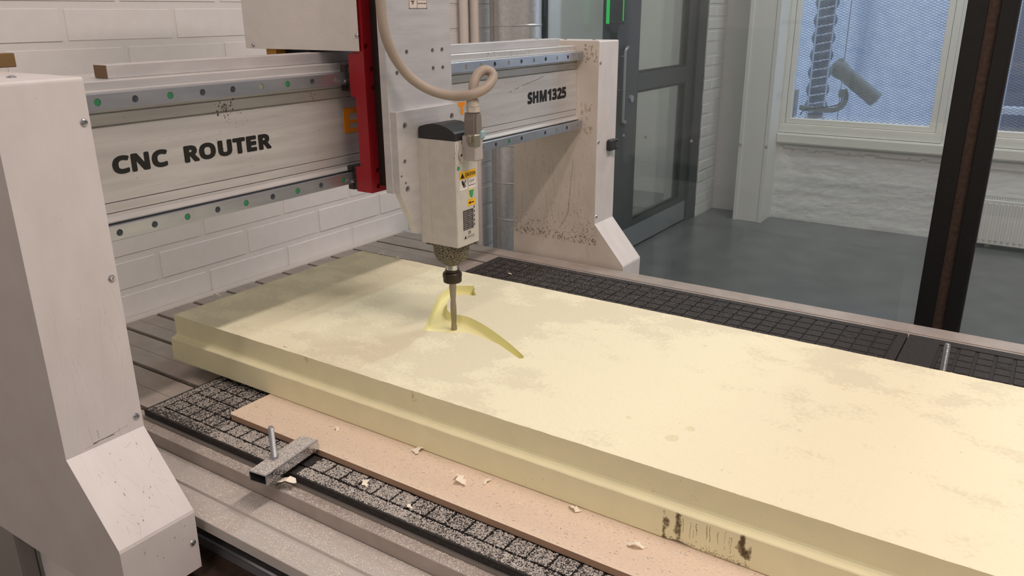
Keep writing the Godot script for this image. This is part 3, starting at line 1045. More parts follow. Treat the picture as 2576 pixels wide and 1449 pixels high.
func machine_bed_and_gantry() -> void:
	var r := thing("cnc_router", "grey and white gantry router with red carriage, lettered beam and slotted aluminium bed", "machine")
	# ---- bed
	var slots := [0.128, 0.247, 0.362, 0.462, 0.573, 0.681, 0.783, 0.886, 0.989, 1.088, 1.190, 1.306]
	var edges := [0.078]
	for i in slots.size() - 1:
		edges.append((slots[i] + slots[i + 1]) / 2.0)
	edges.append(1.392)
	var st: SurfaceTool
	for i in slots.size():
		var x0: float = edges[i] + 0.0004
		var x1: float = edges[i + 1] - 0.0004
		var s: float = slots[i]
		st = begin()
		prism(st, [Vector2(x0, 0.77), Vector2(x1, 0.77), Vector2(x1, 0.7993), Vector2(x1 - 0.0007, 0.80), Vector2(s + 0.006, 0.80), Vector2(s + 0.006, 0.794), Vector2(s + 0.01, 0.794), Vector2(s + 0.01, 0.783), Vector2(s - 0.01, 0.783), Vector2(s - 0.01, 0.794), Vector2(s - 0.006, 0.794), Vector2(s - 0.006, 0.80), Vector2(x0 + 0.0007, 0.80), Vector2(x0, 0.7993)], 2, -0.715, 2.05)
		obj("bed_profile", st, mats.bed, r)
	st = begin()
	prism(st, [Vector2(1.398, 0.77), Vector2(1.458, 0.77), Vector2(1.458, 0.799), Vector2(1.457, 0.80), Vector2(1.399, 0.80), Vector2(1.398, 0.799)], 2, -0.715, 2.05)
	obj("edge_strip", st, mats.bed, r)
	st = begin()
	prism(st, [Vector2(-0.0215, 0.7535), Vector2(0.0775, 0.7535), Vector2(0.0775, 0.7735), Vector2(0.029, 0.7735), Vector2(0.0275, 0.769), Vector2(0.0185, 0.769), Vector2(0.017, 0.7735), Vector2(-0.0205, 0.7735), Vector2(-0.0215, 0.7725)], 2, -0.715, 2.05)
	obj("bed_apron", st, mats.apron, r)
	st = begin()
	box(st, Vector3(-0.02, 0.775, -0.752), Vector3(1.458, 0.798, -0.7165), 0.001)
	obj("end_strip", st, plain(c8(206, 200, 194), 0.5), r)
	st = begin()
	box(st, Vector3(0.05, 0.66, -0.70), Vector3(1.44, 0.753, 2.0))
	obj("bed_frame", st, plain(c8(38, 34, 32), 0.7), r)
	st = begin()
	box(st, Vector3(-0.10, 0.48, -0.69), Vector3(1.53, 0.678, 2.0), 0.004)
	obj("base_beam", st, mats.cover, r)
	st = begin()
	box(st, Vector3(-0.098, 0.6782, -0.68), Vector3(0.05, 0.6795, 1.99))
	obj("base_top", st, mats.rust, r)
	st = begin()
	box(st, Vector3(-0.165, 0.0, -0.34), Vector3(-0.136, 0.698, -0.206), 0.004)
	obj("guide_post", st, mats.alu_dark, r)
	for x in [0.008, 1.40]:
		st = begin()
		prism(st, [Vector2(x, 0.679), Vector2(x + 0.023, 0.679), Vector2(x + 0.020, 0.690), Vector2(x + 0.023, 0.697), Vector2(x + 0.021, 0.701), Vector2(x + 0.002, 0.701), Vector2(x, 0.697), Vector2(x + 0.003, 0.690)], 2, -0.68, 2.0)
		obj("bed_rail", st, mats.rail_steel, r)
	for x in [0.0, 1.35]:
		for z in [-0.6, 0.7, 1.85]:
			st = begin()
			box(st, Vector3(x, 0.0, z), Vector3(x + 0.08, 0.48, z + 0.08), 0.004)
			obj("base_leg", st, mats.paint, r)
	# ---- uprights
	for side in 2:
		var x0: float = [-0.168, 1.472][side]
		var x1: float = [-0.043, 1.594][side]
		uvf = func(p: Vector3, n: Vector3) -> Vector2:
			if absf(n.x) > 0.5:
				return Vector2((p.z + 0.25) / 0.41 * 0.6, 1.0 - (p.y - 0.7) / 0.78)
			return Vector2(0.628 + clampf((p.x - x0) / (x1 - x0), 0.0, 1.0) * 0.368, 1.0 - (p.y - 0.7) / 0.78)
		st = begin()
		prism(st, [Vector2(-0.244, 1.467), Vector2(-0.242, 1.469), Vector2(0.047, 1.469), Vector2(0.0495, 1.4665), Vector2(0.05, 1.464), Vector2(0.05, 0.929), Vector2(0.151, 0.811), Vector2(0.1525, 0.806), Vector2(0.15, 0.703), Vector2(-0.25, 0.70)], 0, x0, x1)
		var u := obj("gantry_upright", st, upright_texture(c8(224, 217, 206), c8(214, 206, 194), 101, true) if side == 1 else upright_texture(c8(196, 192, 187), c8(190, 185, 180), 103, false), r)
		uvf = null
		var sx: float = [-0.0525, 1.482][side]
		for y in [1.4085, 1.18, 0.951]:
			screw(u, Vector3(sx, y, 0.0503), Vector3.BACK, 0.0055)
		screw(u, Vector3(sx, 0.755, 0.1513), Vector3.BACK, 0.005)
		for z in [-0.175, -0.026] if side == 0 else [-0.2, -0.1, 0.0]:
			screw(u, Vector3([-0.1, 1.535][side], 1.4692, z), Vector3.UP, 0.0065)
		if side == 1:
			st = begin()
			box(st, Vector3(1.534, 1.146, 0.05), Vector3(1.574, 1.18, 0.066), 0.005)
			box(st, Vector3(1.568, 1.149, 0.05), Vector3(1.582, 1.154, 0.07), 0.002)
			box(st, Vector3(1.568, 1.172, 0.05), Vector3(1.582, 1.177, 0.07), 0.002)
			obj("limit_switch", st, mats.black_plastic, u)
		st = begin()
		box(st, Vector3([-0.135, 1.47][side], 0.50, -0.2), Vector3([-0.105, 1.56][side] if side == 0 else 1.56, 0.699, 0.10), 0.002)
		obj("lower_bracket", st, mats.paint, r)
	st = begin()
	var tip := pix(14, 168, 2, -0.262)
	box(st, Vector3(-0.16, 1.47, -0.27), Vector3(tip.x + 0.012, 1.492, -0.25), 0.001)
	box(st, Vector3(-0.16, 1.30, -0.27), Vector3(-0.05, 1.47, -0.252), 0.001)
	obj("rear_bracket", st, plain(c8(140, 114, 74), 0.5, 0.3), r)
	# ---- beam
	uvf = func(p: Vector3, _n: Vector3) -> Vector2: return Vector2((p.x + 0.05) / 1.53, 1.0 - (p.y - 1.21) / 0.25)
	st = begin()
	prism(st, [Vector2(-0.19, 1.456), Vector2(-0.0275, 1.456), Vector2(-0.026, 1.4545), Vector2(-0.026, 1.4425), Vector2(-0.022, 1.441), Vector2(-0.022, 1.4105),
		Vector2(-0.025, 1.4095), Vector2(-0.022, 1.4080), Vector2(-0.022, 1.3915), Vector2(-0.025, 1.3900), Vector2(-0.022, 1.3885), Vector2(-0.022, 1.2745), Vector2(-0.025, 1.2730), Vector2(-0.022, 1.2715),
		Vector2(-0.022, 1.2582), Vector2(-0.025, 1.2570), Vector2(-0.022, 1.2555), Vector2(-0.022, 1.2515), Vector2(-0.013, 1.2465), Vector2(-0.013, 1.2445), Vector2(-0.022, 1.2435), Vector2(-0.022, 1.2165), Vector2(-0.19, 1.2165)], 0, -0.0425, 1.4715)
	var beam := obj("gantry_beam", st, beam_texture(), r)
	uvf = null
	st = begin()
	lettering(st, "CNC", 0.0185, 0.1145, 1.3148, 1.3432, -0.0219)
	lettering(st, "ROUTER", 0.1445, 0.3275, 1.3146, 1.3424, -0.0219)
	var lt := obj("lettering", st, mats.ink, beam)
	lt.set_meta("label", "black CNC ROUTER lettering")
	st = begin()
	lettering(st, "SHM1325", 1.203, 1.4105, 1.3118, 1.3440, -0.0219)
	lt = obj("lettering", st, mats.ink, beam)
	lt.set_meta("label", "black SHM1325 lettering")
	st = begin()                                     # orange emblem, mostly behind the carriage
	for b in [[0.5165, 0.5315, 1.318, 1.3682], [0.5150, 0.5165, 1.3195, 1.3667], [0.5315, 0.60, 1.3565, 1.3677], [0.5315, 0.60, 1.337, 1.3435], [0.5315, 0.60, 1.318, 1.3265]]:
		box(st, Vector3(b[0], b[2], -0.0219), Vector3(b[1], b[3], -0.0214))
	lt = obj("emblem", st, mats.orange, beam)
	lt.set_meta("label", "orange barred emblem beside the red plate")
	st = begin()
	box(st, Vector3(0.86, 1.3365, -0.0219), Vector3(0.9234, 1.345, -0.0214))
	box(st, Vector3(0.9045, 1.3161, -0.0219), Vector3(0.9146, 1.3366, -0.0214))
	lt = obj("emblem", st, mats.orange, beam)
	lt.set_meta("label", "orange emblem end beside the cable gland")
	# ---- x rails with bored holes and plugs
	st = begin()
	lathe(st, [Vector2(0.0, 0.0), Vector2(0.0049, 0.0), Vector2(0.0052, -0.0006), Vector2(0.0052, -0.004)], Vector3.ZERO, Basis(Vector3.RIGHT, PI / 2), 16)
	var plug := st.commit()
	for k in 2:
		var yc: float = [1.428, 1.2306][k]
		st = begin()
		prism(st, [Vector2(0.0, yc - 0.0108), Vector2(0.0, yc + 0.0108), Vector2(-0.0008, yc + 0.0116), Vector2(-0.008, yc + 0.0116), Vector2(-0.012, yc + 0.009), Vector2(-0.017, yc + 0.009), Vector2(-0.0215, yc + 0.0112), Vector2(-0.0215, yc - 0.0112), Vector2(-0.017, yc - 0.009), Vector2(-0.012, yc - 0.009), Vector2(-0.008, yc - 0.0116), Vector2(-0.0008, yc - 0.0116)], 0, -0.0425, 1.4685)
		var holes := []
		for n in 25:
			holes.append([Vector3(n * 0.06, yc, 0.0), 0.0054, 0.012, 2])
		var rail := put("linear_rail", bored(st, holes), mats.rail_steel, r)
		var fill: Dictionary = [{0: 0, 2: 0, 5: 1, 6: 0, 8: 2, 15: 1, 16: 1, 18: 1, 20: 2, 22: 1, 24: 1}, {2: 0, 4: 0, 6: 0, 8: 0, 18: 0, 20: 1, 22: 1, 24: 1}][k]
		for n in fill:
			var o := put("rail_plug", plug, [mats.green_plug, mats.clear_plug, mats.hood][fill[n]], rail)
			o.position = Vector3(n * 0.06, yc, -0.0006)
	# ---- gear rack on top of the beam
	var rx: float = pix(1412, 104, 2, -0.052).x
	st = begin()
	box(st, Vector3(0.053, 1.4562, -0.088), Vector3(minf(rx, 1.42), 1.4765, -0.052), 0.0008)
	var rack := obj("rack_bar", st, mats.alu, r)
	st = begin()
	box(st, Vector3(0.0522, 1.457, -0.0872), Vector3(0.0532, 1.476, -0.0528))
	lt = obj("painted_end", st, plain(c8(118, 94, 66), 0.6), rack)
	lt.set_meta("label", "brown painted bar end")
	carriage(r)

func carriage(r: Node3D) -> void:
	var st := begin()
	# red slide plate with its pads
	prism(st, [Vector2(0.06, 1.207), Vector2(0.06, 1.85), Vector2(0.032, 1.85), Vector2(0.032, 1.476), Vector2(0.019, 1.476), Vector2(0.019, 1.395), Vector2(0.032, 1.395), Vector2(0.032, 1.257), Vector2(0.019, 1.257), Vector2(0.019, 1.207)], 0, 0.499, 0.674)
	var bores := []
	for q in [[921, 117], [936, 174], [939, 221], [951, 428], [953, 468]]:
		bores.append([pix(q[0], q[1], 2, 0.06), 0.0055, 0.008, 2])
	put("carriage_plate", bored(st, bores), mats.red, r)
	for yc in [1.428, 1.2306]:
		for x in [0.508, 0.592]:
			st = begin()
			box(st, Vector3(x, yc - 0.024, 0.001), Vector3(x + 0.074, yc + 0.024, 0.019), 0.002)
			box(st, Vector3(x, yc - 0.024, -0.014), Vector3(x + 0.074, yc - 0.0125, 0.001))
			box(st, Vector3(x, yc + 0.0125, -0.014), Vector3(x + 0.074, yc + 0.024, 0.001))
			var b := obj("bearing_block", st, mats.dark_steel, r)
			if x < 0.55:
				st = begin()
				lathe(st, [Vector2(0.0, 0.013), Vector2(0.0028, 0.012), Vector2(0.0036, 0.009), Vector2(0.0028, 0.006), Vector2(0.0036, 0.003), Vector2(0.0036, -0.001)], Vector3(x, yc - 0.004, 0.008), Basis(Vector3.BACK, PI / 2), 12)
				obj("grease_nipple", st, mats.steel, b)
	for x in [0.522, 0.63]:
		st = begin()
		box(st, Vector3(x, 1.22, 0.0602), Vector3(x + 0.02, 1.84, 0.1088))
		obj("lift_rail", st, mats.dark_steel, r)
	# lifting plate and spindle mount
	st = begin()
	box(st, Vector3(0.487, 1.2155, 0.109), Vector3(0.683, 1.85, 0.127), 0.0008)
	bores = []
	for q in [[1023, 131], [1088, 127], [1112, 125], [999, 184], [1090, 172], [1114, 170]]:
		bores.append([pix(q[0], q[1], 2, 0.127), 0.0046, 0.012, 2])
	var plate := put("lift_plate", bored(st, bores), mats.alu, r)
	var sa := pix(1029, 23, 2, 0.1273)
	var sb := pix(1074, 10, 2, 0.1273)
	st = begin()
	box(st, Vector3(sa.x, sa.y, 0.127), Vector3(sb.x, sa.y + 0.05, 0.1274))
	var lab := obj("warning_label", st, plain(c8(222, 214, 206), 0.6), plate)
	lab.set_meta("label", "white warning sticker with a torn corner")
	st = begin()
	var mid := (sa.x + sb.x) / 2.0 - 0.003
	for b in [[sa.x, sb.x, sa.y + 0.0008, sa.y + 0.0018], [sa.x + 0.0006, sa.x + 0.0015, sa.y, sa.y + 0.05], [mid, mid + 0.0009, sa.y, sa.y + 0.05], [sb.x - 0.0015, sb.x - 0.0006, sa.y, sa.y + 0.035]]:
		box(st, Vector3(b[0], b[2], 0.1274), Vector3(b[1], b[3], 0.1276))
	for b in [[0.004, 0.018, 0.016, 0.0175], [0.006, 0.016, 0.013, 0.0145], [0.009, 0.0105, 0.008, 0.013], [0.012, 0.0135, 0.0085, 0.013]]:
		box(st, Vector3(sa.x + b[0], sa.y + b[2], 0.1274), Vector3(sa.x + b[1], sa.y + b[3], 0.1276))
	lettering(st, "ROTATION", mid + 0.003, sb.x - 0.004, sa.y + 0.016, sa.y + 0.0205, 0.1275, 700, 0.0003)
	lettering(st, "Keep hands away", mid + 0.002, sb.x - 0.003, sa.y + 0.0085, sa.y + 0.0120, 0.1275, 400, 0.0003)
	obj("label_print", st, mats.ink, plate)
	st = begin()
	prism(st, [Vector2(0.4915, 1.372), Vector2(0.6815, 1.372), Vector2(0.6815, 1.216), Vector2(0.636, 1.127), Vector2(0.537, 1.127), Vector2(0.4915, 1.216)], 2, 0.1271, 0.141)
	var spots := [[0.5152, 1.3444, 0.0066], [0.5100, 1.2765, 0.0048], [0.5142, 1.2218, 0.0066], [0.5098, 1.2345, 0.0028], [0.4980, 1.2494, 0.0024], [0.6615, 1.3478, 0.0066]]
	bores = []
	for s in spots:
		bores.append([Vector3(s[0], s[1], 0.141), s[2], 0.009, 2])
	var mount := put("spindle_mount", bored(st, bores), mats.alu, r)
	for i in [0, 2, 5]:
		screw(mount, Vector3(spots[i][0], spots[i][1], 0.1335), Vector3.BACK, 0.0052)
	# spindle body with ribbed sides and domed black cap
	st = begin()
	prism(st, [Vector2(0.552, 0.2335), Vector2(0.6205, 0.2335), Vector2(0.6225, 0.2315), Vector2(0.6225, 0.1685), Vector2(0.6215, 0.1675), Vector2(0.6225, 0.1665), Vector2(0.6225, 0.1412), Vector2(0.5505, 0.1412), Vector2(0.5505, 0.1655), Vector2(0.5515, 0.1662), Vector2(0.5515, 0.1672), Vector2(0.5505, 0.1680), Vector2(0.5505, 0.2315)], 1, 1.1065, 1.317)
	var sp := obj("spindle", st, mats.spindle, r)
	st = begin()
	prism(st, [Vector2(0.1425, 1.3172), Vector2(0.1425, 1.337), Vector2(0.146, 1.3405), Vector2(0.16, 1.3445), Vector2(0.18, 1.3475), Vector2(0.196, 1.3465), Vector2(0.214, 1.3415), Vector2(0.228, 1.3345), Vector2(0.2315, 1.331), Vector2(0.2322, 1.3172)], 0, 0.5518, 0.6212)
	obj("fan_cap", st, mats.black_plastic, r)
	spindle_labels(sp)
	# nose, collar, nut and cutter
	var ax := Vector3(0.5865, 0.0, 0.188)
	st = begin()
	box(st, Vector3(0.556, 1.101, 0.147), Vector3(0.617, 1.107, 0.229))
	lathe(st, [Vector2(0.037, 1.1065), Vector2(0.037, 1.090), Vector2(0.0355, 1.080), Vector2(0.031, 1.070), Vector2(0.022, 1.062), Vector2(0.0135, 1.0565), Vector2(0.0, 1.0565)], ax, Basis.IDENTITY, 32)
	var nose_m := world_mapped(bumped(plain(Color.WHITE, 0.8), mats.fine, 0.8), 14.0)
	nose_m.albedo_texture = noise_tex(43, 0.09, 256, c8(40, 36, 30), c8(186, 178, 152), 4, Vector2.ONE, 0.56, 2.6)
	obj("spindle_nose", st, nose_m, r)
	st = begin()
	lathe(st, [Vector2(0.0138, 1.0565), Vector2(0.0138, 1.0465), Vector2(0.0132, 1.0455)], ax, Basis.IDENTITY, 28)
	obj("spindle_collar", st, mats.steel, r)
	st = begin()
	lathe(st, [Vector2(0.0, 1.0462), Vector2(0.0148, 1.0462), Vector2(0.0148, 1.0405), Vector2(0.0185, 1.0395), Vector2(0.0193, 1.0385), Vector2(0.0193, 1.0205), Vector2(0.0183, 1.0190), Vector2(0.007, 1.0182)], ax, Basis.IDENTITY, 32)
	for k in 8:
		var b := Basis(Vector3.UP, k * TAU / 8.0)
		var q := ax + b * Vector3(0.0191, 1.034, 0)
		box(st, q - Vector3(0.0007, 0.004, 0.0007), q + Vector3(0.0007, 0.004, 0.0007))
	obj("collet_nut", st, plain(c8(66, 58, 52), 0.35, 0.75), r)
	st = begin()
	cutter(st, ax)
	obj("router_bit", st, plain(c8(150, 142, 132), 0.32, 0.85), r)
	cable_and_plug(r)
	# sheet metal cover over the lifting drive
	st = begin()
	var ca := pix(620, 120, 0, 0.494)
	var cb := pix(905, 133, 0, 0.494)
	box(st, Vector3(0.4925, ca.y - 0.001, ca.z), Vector3(0.4945, 1.98, cb.z), 0.0006)
	box(st, Vector3(0.4945, 1.495, ca.z + 0.002), Vector3(0.68, 1.98, 0.0315))
	var cover := obj("drive_cover", st, mats.cover, r)
	for q in [[637, 113], [897, 90]]:
		screw(cover, pix(q[0], q[1], 0, 0.4923), Vector3.LEFT, 0.0048)
	st = begin()
	box(st, Vector3(0.505, 1.457, -0.222), Vector3(0.53, 1.4945, -0.192))
	obj("cable_bracket", st, plain(c8(196, 140, 44), 0.55), r)
	st = begin()
	box(st, Vector3(0.53, 1.457, -0.222), Vector3(0.67, 1.4945, -0.12))
	obj("drive_motor", st, mats.black, r)

func cutter(st: SurfaceTool, ax: Vector3) -> void:
	var prof := [Vector2(0.0074, 1.0185), Vector2(0.0074, 1.004), Vector2(0.0069, 0.998), Vector2(0.0064, 0.990), Vector2(0.0063, 0.985)]
	var y := 0.985
	while y > 0.914:
		y -= 0.004
		prof.append(Vector2(0.0064, y))
	prof.append(Vector2(0.0060, 0.9108))
	prof.append(Vector2(0.0, 0.9106))
	var seg := 20
	for i in prof.size() - 1:
		for k in seg:
			var p := []
			for e in [[i, k], [i, k + 1], [i + 1, k + 1], [i + 1, k]]:
				var t: float = TAU * e[1] / seg
				var q: Vector2 = prof[e[0]]
				var fl := 1.0 - (0.16 * pow(absf(cos(t + q.y * 60.0)), 6.0) if q.y < 0.984 else 0.0)
				p.append(ax + Vector3(cos(t) * q.x * fl, q.y, sin(t) * q.x * fl))
			var tm := TAU * (k + 0.5) / seg
			quad(st, p[0], p[1], p[2], p[3], Vector3(cos(tm), -0.2, sin(tm)))

func spindle_labels(sp: Node3D) -> void:
	var z := 0.2336
	var f := func(x: float, y: float) -> Vector3: return pix(x, y, 2, z)
	var yellow := plain(c8(236, 186, 40), 0.55)
	var white := plain(c8(226, 222, 216), 0.6)
	var green := plain(c8(70, 150, 104), 0.6)
	var a: Vector3 = f.call(1155, 434)
	var b: Vector3 = f.call(1197, 457)
	var st := begin()
	var h: float = a.y - b.y + 0.010
	box(st, Vector3(a.x, a.y - h * 0.42, z), Vector3(b.x, a.y, z + 0.0004))
	var l := obj("caution_label", st, yellow, sp)
	l.set_meta("label", "yellow and white caution sticker")
	st = begin()
	box(st, Vector3(a.x, a.y - h, z), Vector3(b.x, a.y - h * 0.43, z + 0.0004))
	obj("caution_panel", st, white, l)
	st = begin()
	lettering(st, "CAUTION", a.x + 0.019, b.x - 0.002, a.y - h * 0.31, a.y - h * 0.12, z + 0.0005, 700, 0.0003)
	prism(st, [Vector2(a.x + 0.003, a.y - h * 0.36), Vector2(a.x + 0.016, a.y - h * 0.36), Vector2(a.x + 0.0095, a.y - h * 0.07)], 2, z + 0.0004, z + 0.0006)
	var m := lerpf(a.x, b.x, 0.5)
	box(st, Vector3(m, a.y - h, z + 0.0004), Vector3(m + 0.0007, a.y - h * 0.43, z + 0.0006))
	# hand being cut: palm, fingers, blade
	prism(st, [Vector2(a.x + 0.006, a.y - h * 0.50), Vector2(a.x + 0.011, a.y - h * 0.48), Vector2(a.x + 0.015, a.y - h * 0.70), Vector2(a.x + 0.011, a.y - h * 0.76), Vector2(a.x + 0.008, a.y - h * 0.68)], 2, z + 0.0004, z + 0.0006)
	for k in 4:
		var fx := a.x + 0.0095 + k * 0.0024
		prism(st, [Vector2(fx, a.y - h * 0.72), Vector2(fx + 0.0014, a.y - h * 0.70), Vector2(fx + 0.0034, a.y - h * (0.88 - 0.03 * absf(k - 1.5))), Vector2(fx + 0.002, a.y - h * (0.9 - 0.03 * absf(k - 1.5)))], 2, z + 0.0004, z + 0.0006)
	prism(st, [Vector2(a.x + 0.018, a.y - h * 0.48), Vector2(a.x + 0.0205, a.y - h * 0.48), Vector2(a.x + 0.0145, a.y - h * 0.74), Vector2(a.x + 0.0128, a.y - h * 0.72)], 2, z + 0.0004, z + 0.0006)
	lettering(st, "CUT", m + 0.006, b.x - 0.006, a.y - h * 0.66, a.y - h * 0.54, z + 0.0005, 400, 0.0003)
	lettering(st, "Keep hands away", m + 0.002, b.x - 0.002, a.y - h * 0.86, a.y - h * 0.79, z + 0.0005, 400, 0.0003)
	obj("label_print", st, mats.ink, l)
	# green dot, peeled green sticker, yellow arrow sticker
	var c: Vector3 = f.call(1153, 424)
	st = begin()
	lathe(st, [Vector2(0.0, 0.0005), Vector2(0.0042, 0.0005), Vector2(0.0042, 0.0)], c, Basis(Vector3.RIGHT, PI / 2), 18)
	obj("green_dot", st, green, sp)
	c = f.call(1185, 486)
	st = begin()
	prism(st, [Vector2(c.x - 0.009, c.y + 0.010), Vector2(c.x - 0.002, c.y + 0.0125), Vector2(c.x + 0.009, c.y + 0.010), Vector2(c.x + 0.007, c.y - 0.002), Vector2(c.x + 0.002, c.y - 0.0125), Vector2(c.x - 0.006, c.y - 0.012), Vector2(c.x - 0.009, c.y - 0.004)], 2, z, z + 0.0003)
	obj("sticker_backing", st, plain(c8(224, 208, 130), 0.7), sp)
	st = begin()
	prism(st, [Vector2(c.x - 0.007, c.y + 0.007), Vector2(c.x + 0.008, c.y + 0.007), Vector2(c.x + 0.006, c.y - 0.003), Vector2(c.x + 0.003, c.y - 0.009), Vector2(c.x - 0.003, c.y - 0.008), Vector2(c.x - 0.006, c.y - 0.001)], 2, z + 0.0003, z + 0.0006)
	l = obj("green_sticker", st, green, sp)
	l.set_meta("label", "peeling green sticker")
	var p0: Vector3 = f.call(1176, 519)
	var p1: Vector3 = f.call(1196, 500)
	st = begin()
	box(st, Vector3(p0.x, p0.y, z), Vector3(p1.x, p0.y + 0.0125, z + 0.0003))
	l = obj("arrow_sticker", st, yellow, sp)
	st = begin()
	var cy := p0.y + 0.006
	var cx := lerpf(p0.x, p1.x, 0.5)
	box(st, Vector3(cx - 0.006, cy - 0.001, z + 0.0003), Vector3(cx + 0.008, cy + 0.001, z + 0.0005))
	prism(st, [Vector2(cx - 0.010, cy), Vector2(cx - 0.003, cy + 0.004), Vector2(cx - 0.005, cy), Vector2(cx - 0.003, cy - 0.004)], 2, z + 0.0003, z + 0.0005)
	obj("arrow_print", st, mats.ink, l)
	# dark rating plate with rows of print, white strip beside it, lower data label
	p0 = f.call(1166, 581)
	p1 = f.call(1190, 518)
	st = begin()
	box(st, Vector3(p0.x, p0.y, z), Vector3(p1.x, p1.y - 0.004, z + 0.0004))
	var rm := world_mapped(plain(Color.WHITE, 0.5, 0.2), 30.0)
	rm.albedo_texture = noise_tex(47, 0.12, 256, c8(38, 34, 34), c8(150, 144, 142), 3, Vector2.ONE, 0.6, 3.0)
	l = obj("rating_plate", st, rm, sp)
	l.set_meta("label", "dark rating plate")
	st = begin()
	for k in 9:                                      # rows of print too small to read
		var yy := lerpf(p0.y, p1.y - 0.006, (k + 0.4) / 9.0)
		var gap := 0.3 + 0.08 * (k % 3)
		box(st, Vector3(p0.x + 0.002, yy, z + 0.0004), Vector3(lerpf(p0.x, p1.x, gap), yy + 0.0012, z + 0.0006))
		box(st, Vector3(lerpf(p0.x, p1.x, gap + 0.1), yy, z + 0.0004), Vector3(lerpf(p0.x, p1.x, 0.8 + 0.05 * (k % 4)), yy + 0.0012, z + 0.0006))
	obj("plate_print", st, plain(c8(150, 146, 142), 0.5), l)
	st = begin()
	box(st, Vector3(p0.x, p0.y - 0.020, z), Vector3(p1.x + 0.004, p0.y - 0.002, z + 0.0003))
	box(st, Vector3(p1.x + 0.0008, p0.y - 0.002, z), Vector3(p1.x + 0.006, p1.y - 0.008, z + 0.0003))
	l = obj("data_label", st, plain(c8(196, 192, 184), 0.6), sp)
	st = begin()
	lettering(st, "20", p0.x + 0.014, p0.x + 0.024, p0.y - 0.010, p0.y - 0.004, z + 0.0003, 700, 0.0002)
	for k in 3:
		box(st, Vector3(p0.x + 0.012, p0.y - 0.0135 - k * 0.002, z + 0.0003), Vector3(p1.x + 0.002, p0.y - 0.0130 - k * 0.002, z + 0.0005))
	prism(st, [Vector2(p0.x + 0.002, p0.y - 0.018), Vector2(p0.x + 0.010, p0.y - 0.018), Vector2(p0.x + 0.006, p0.y - 0.011)], 2, z + 0.0003, z + 0.0005)
	for k in 5:
		box(st, Vector3(p1.x + 0.002, p0.y + 0.004 + k * 0.009, z + 0.0003), Vector3(p1.x + 0.0045, p0.y + 0.009 + k * 0.009, z + 0.0005))
	obj("label_print", st, mats.ink, l)
	# two small upright tags near the top
	for q in [[1144.5, 360, 385], [1145, 387, 413]]:
		p1 = f.call(q[0] + 7.0, q[1])
		p0 = f.call(q[0] + 1.0, q[2])
		st = begin()
		box(st, Vector3(p0.x, p0.y + 0.001, z), Vector3(p0.x + 0.008, p1.y - 0.001, z + 0.0004))
		l = obj("serial_tag", st, white, sp)
		st = begin()
		for k in 4:
			var yy: float = lerpf(p0.y, p1.y, 0.15 + 0.2 * k)
			box(st, Vector3(p0.x + 0.003, yy, z + 0.0004), Vector3(p0.x + 0.0045, yy + 0.0022, z + 0.0006))
		obj("tag_print", st, mats.ink, l)

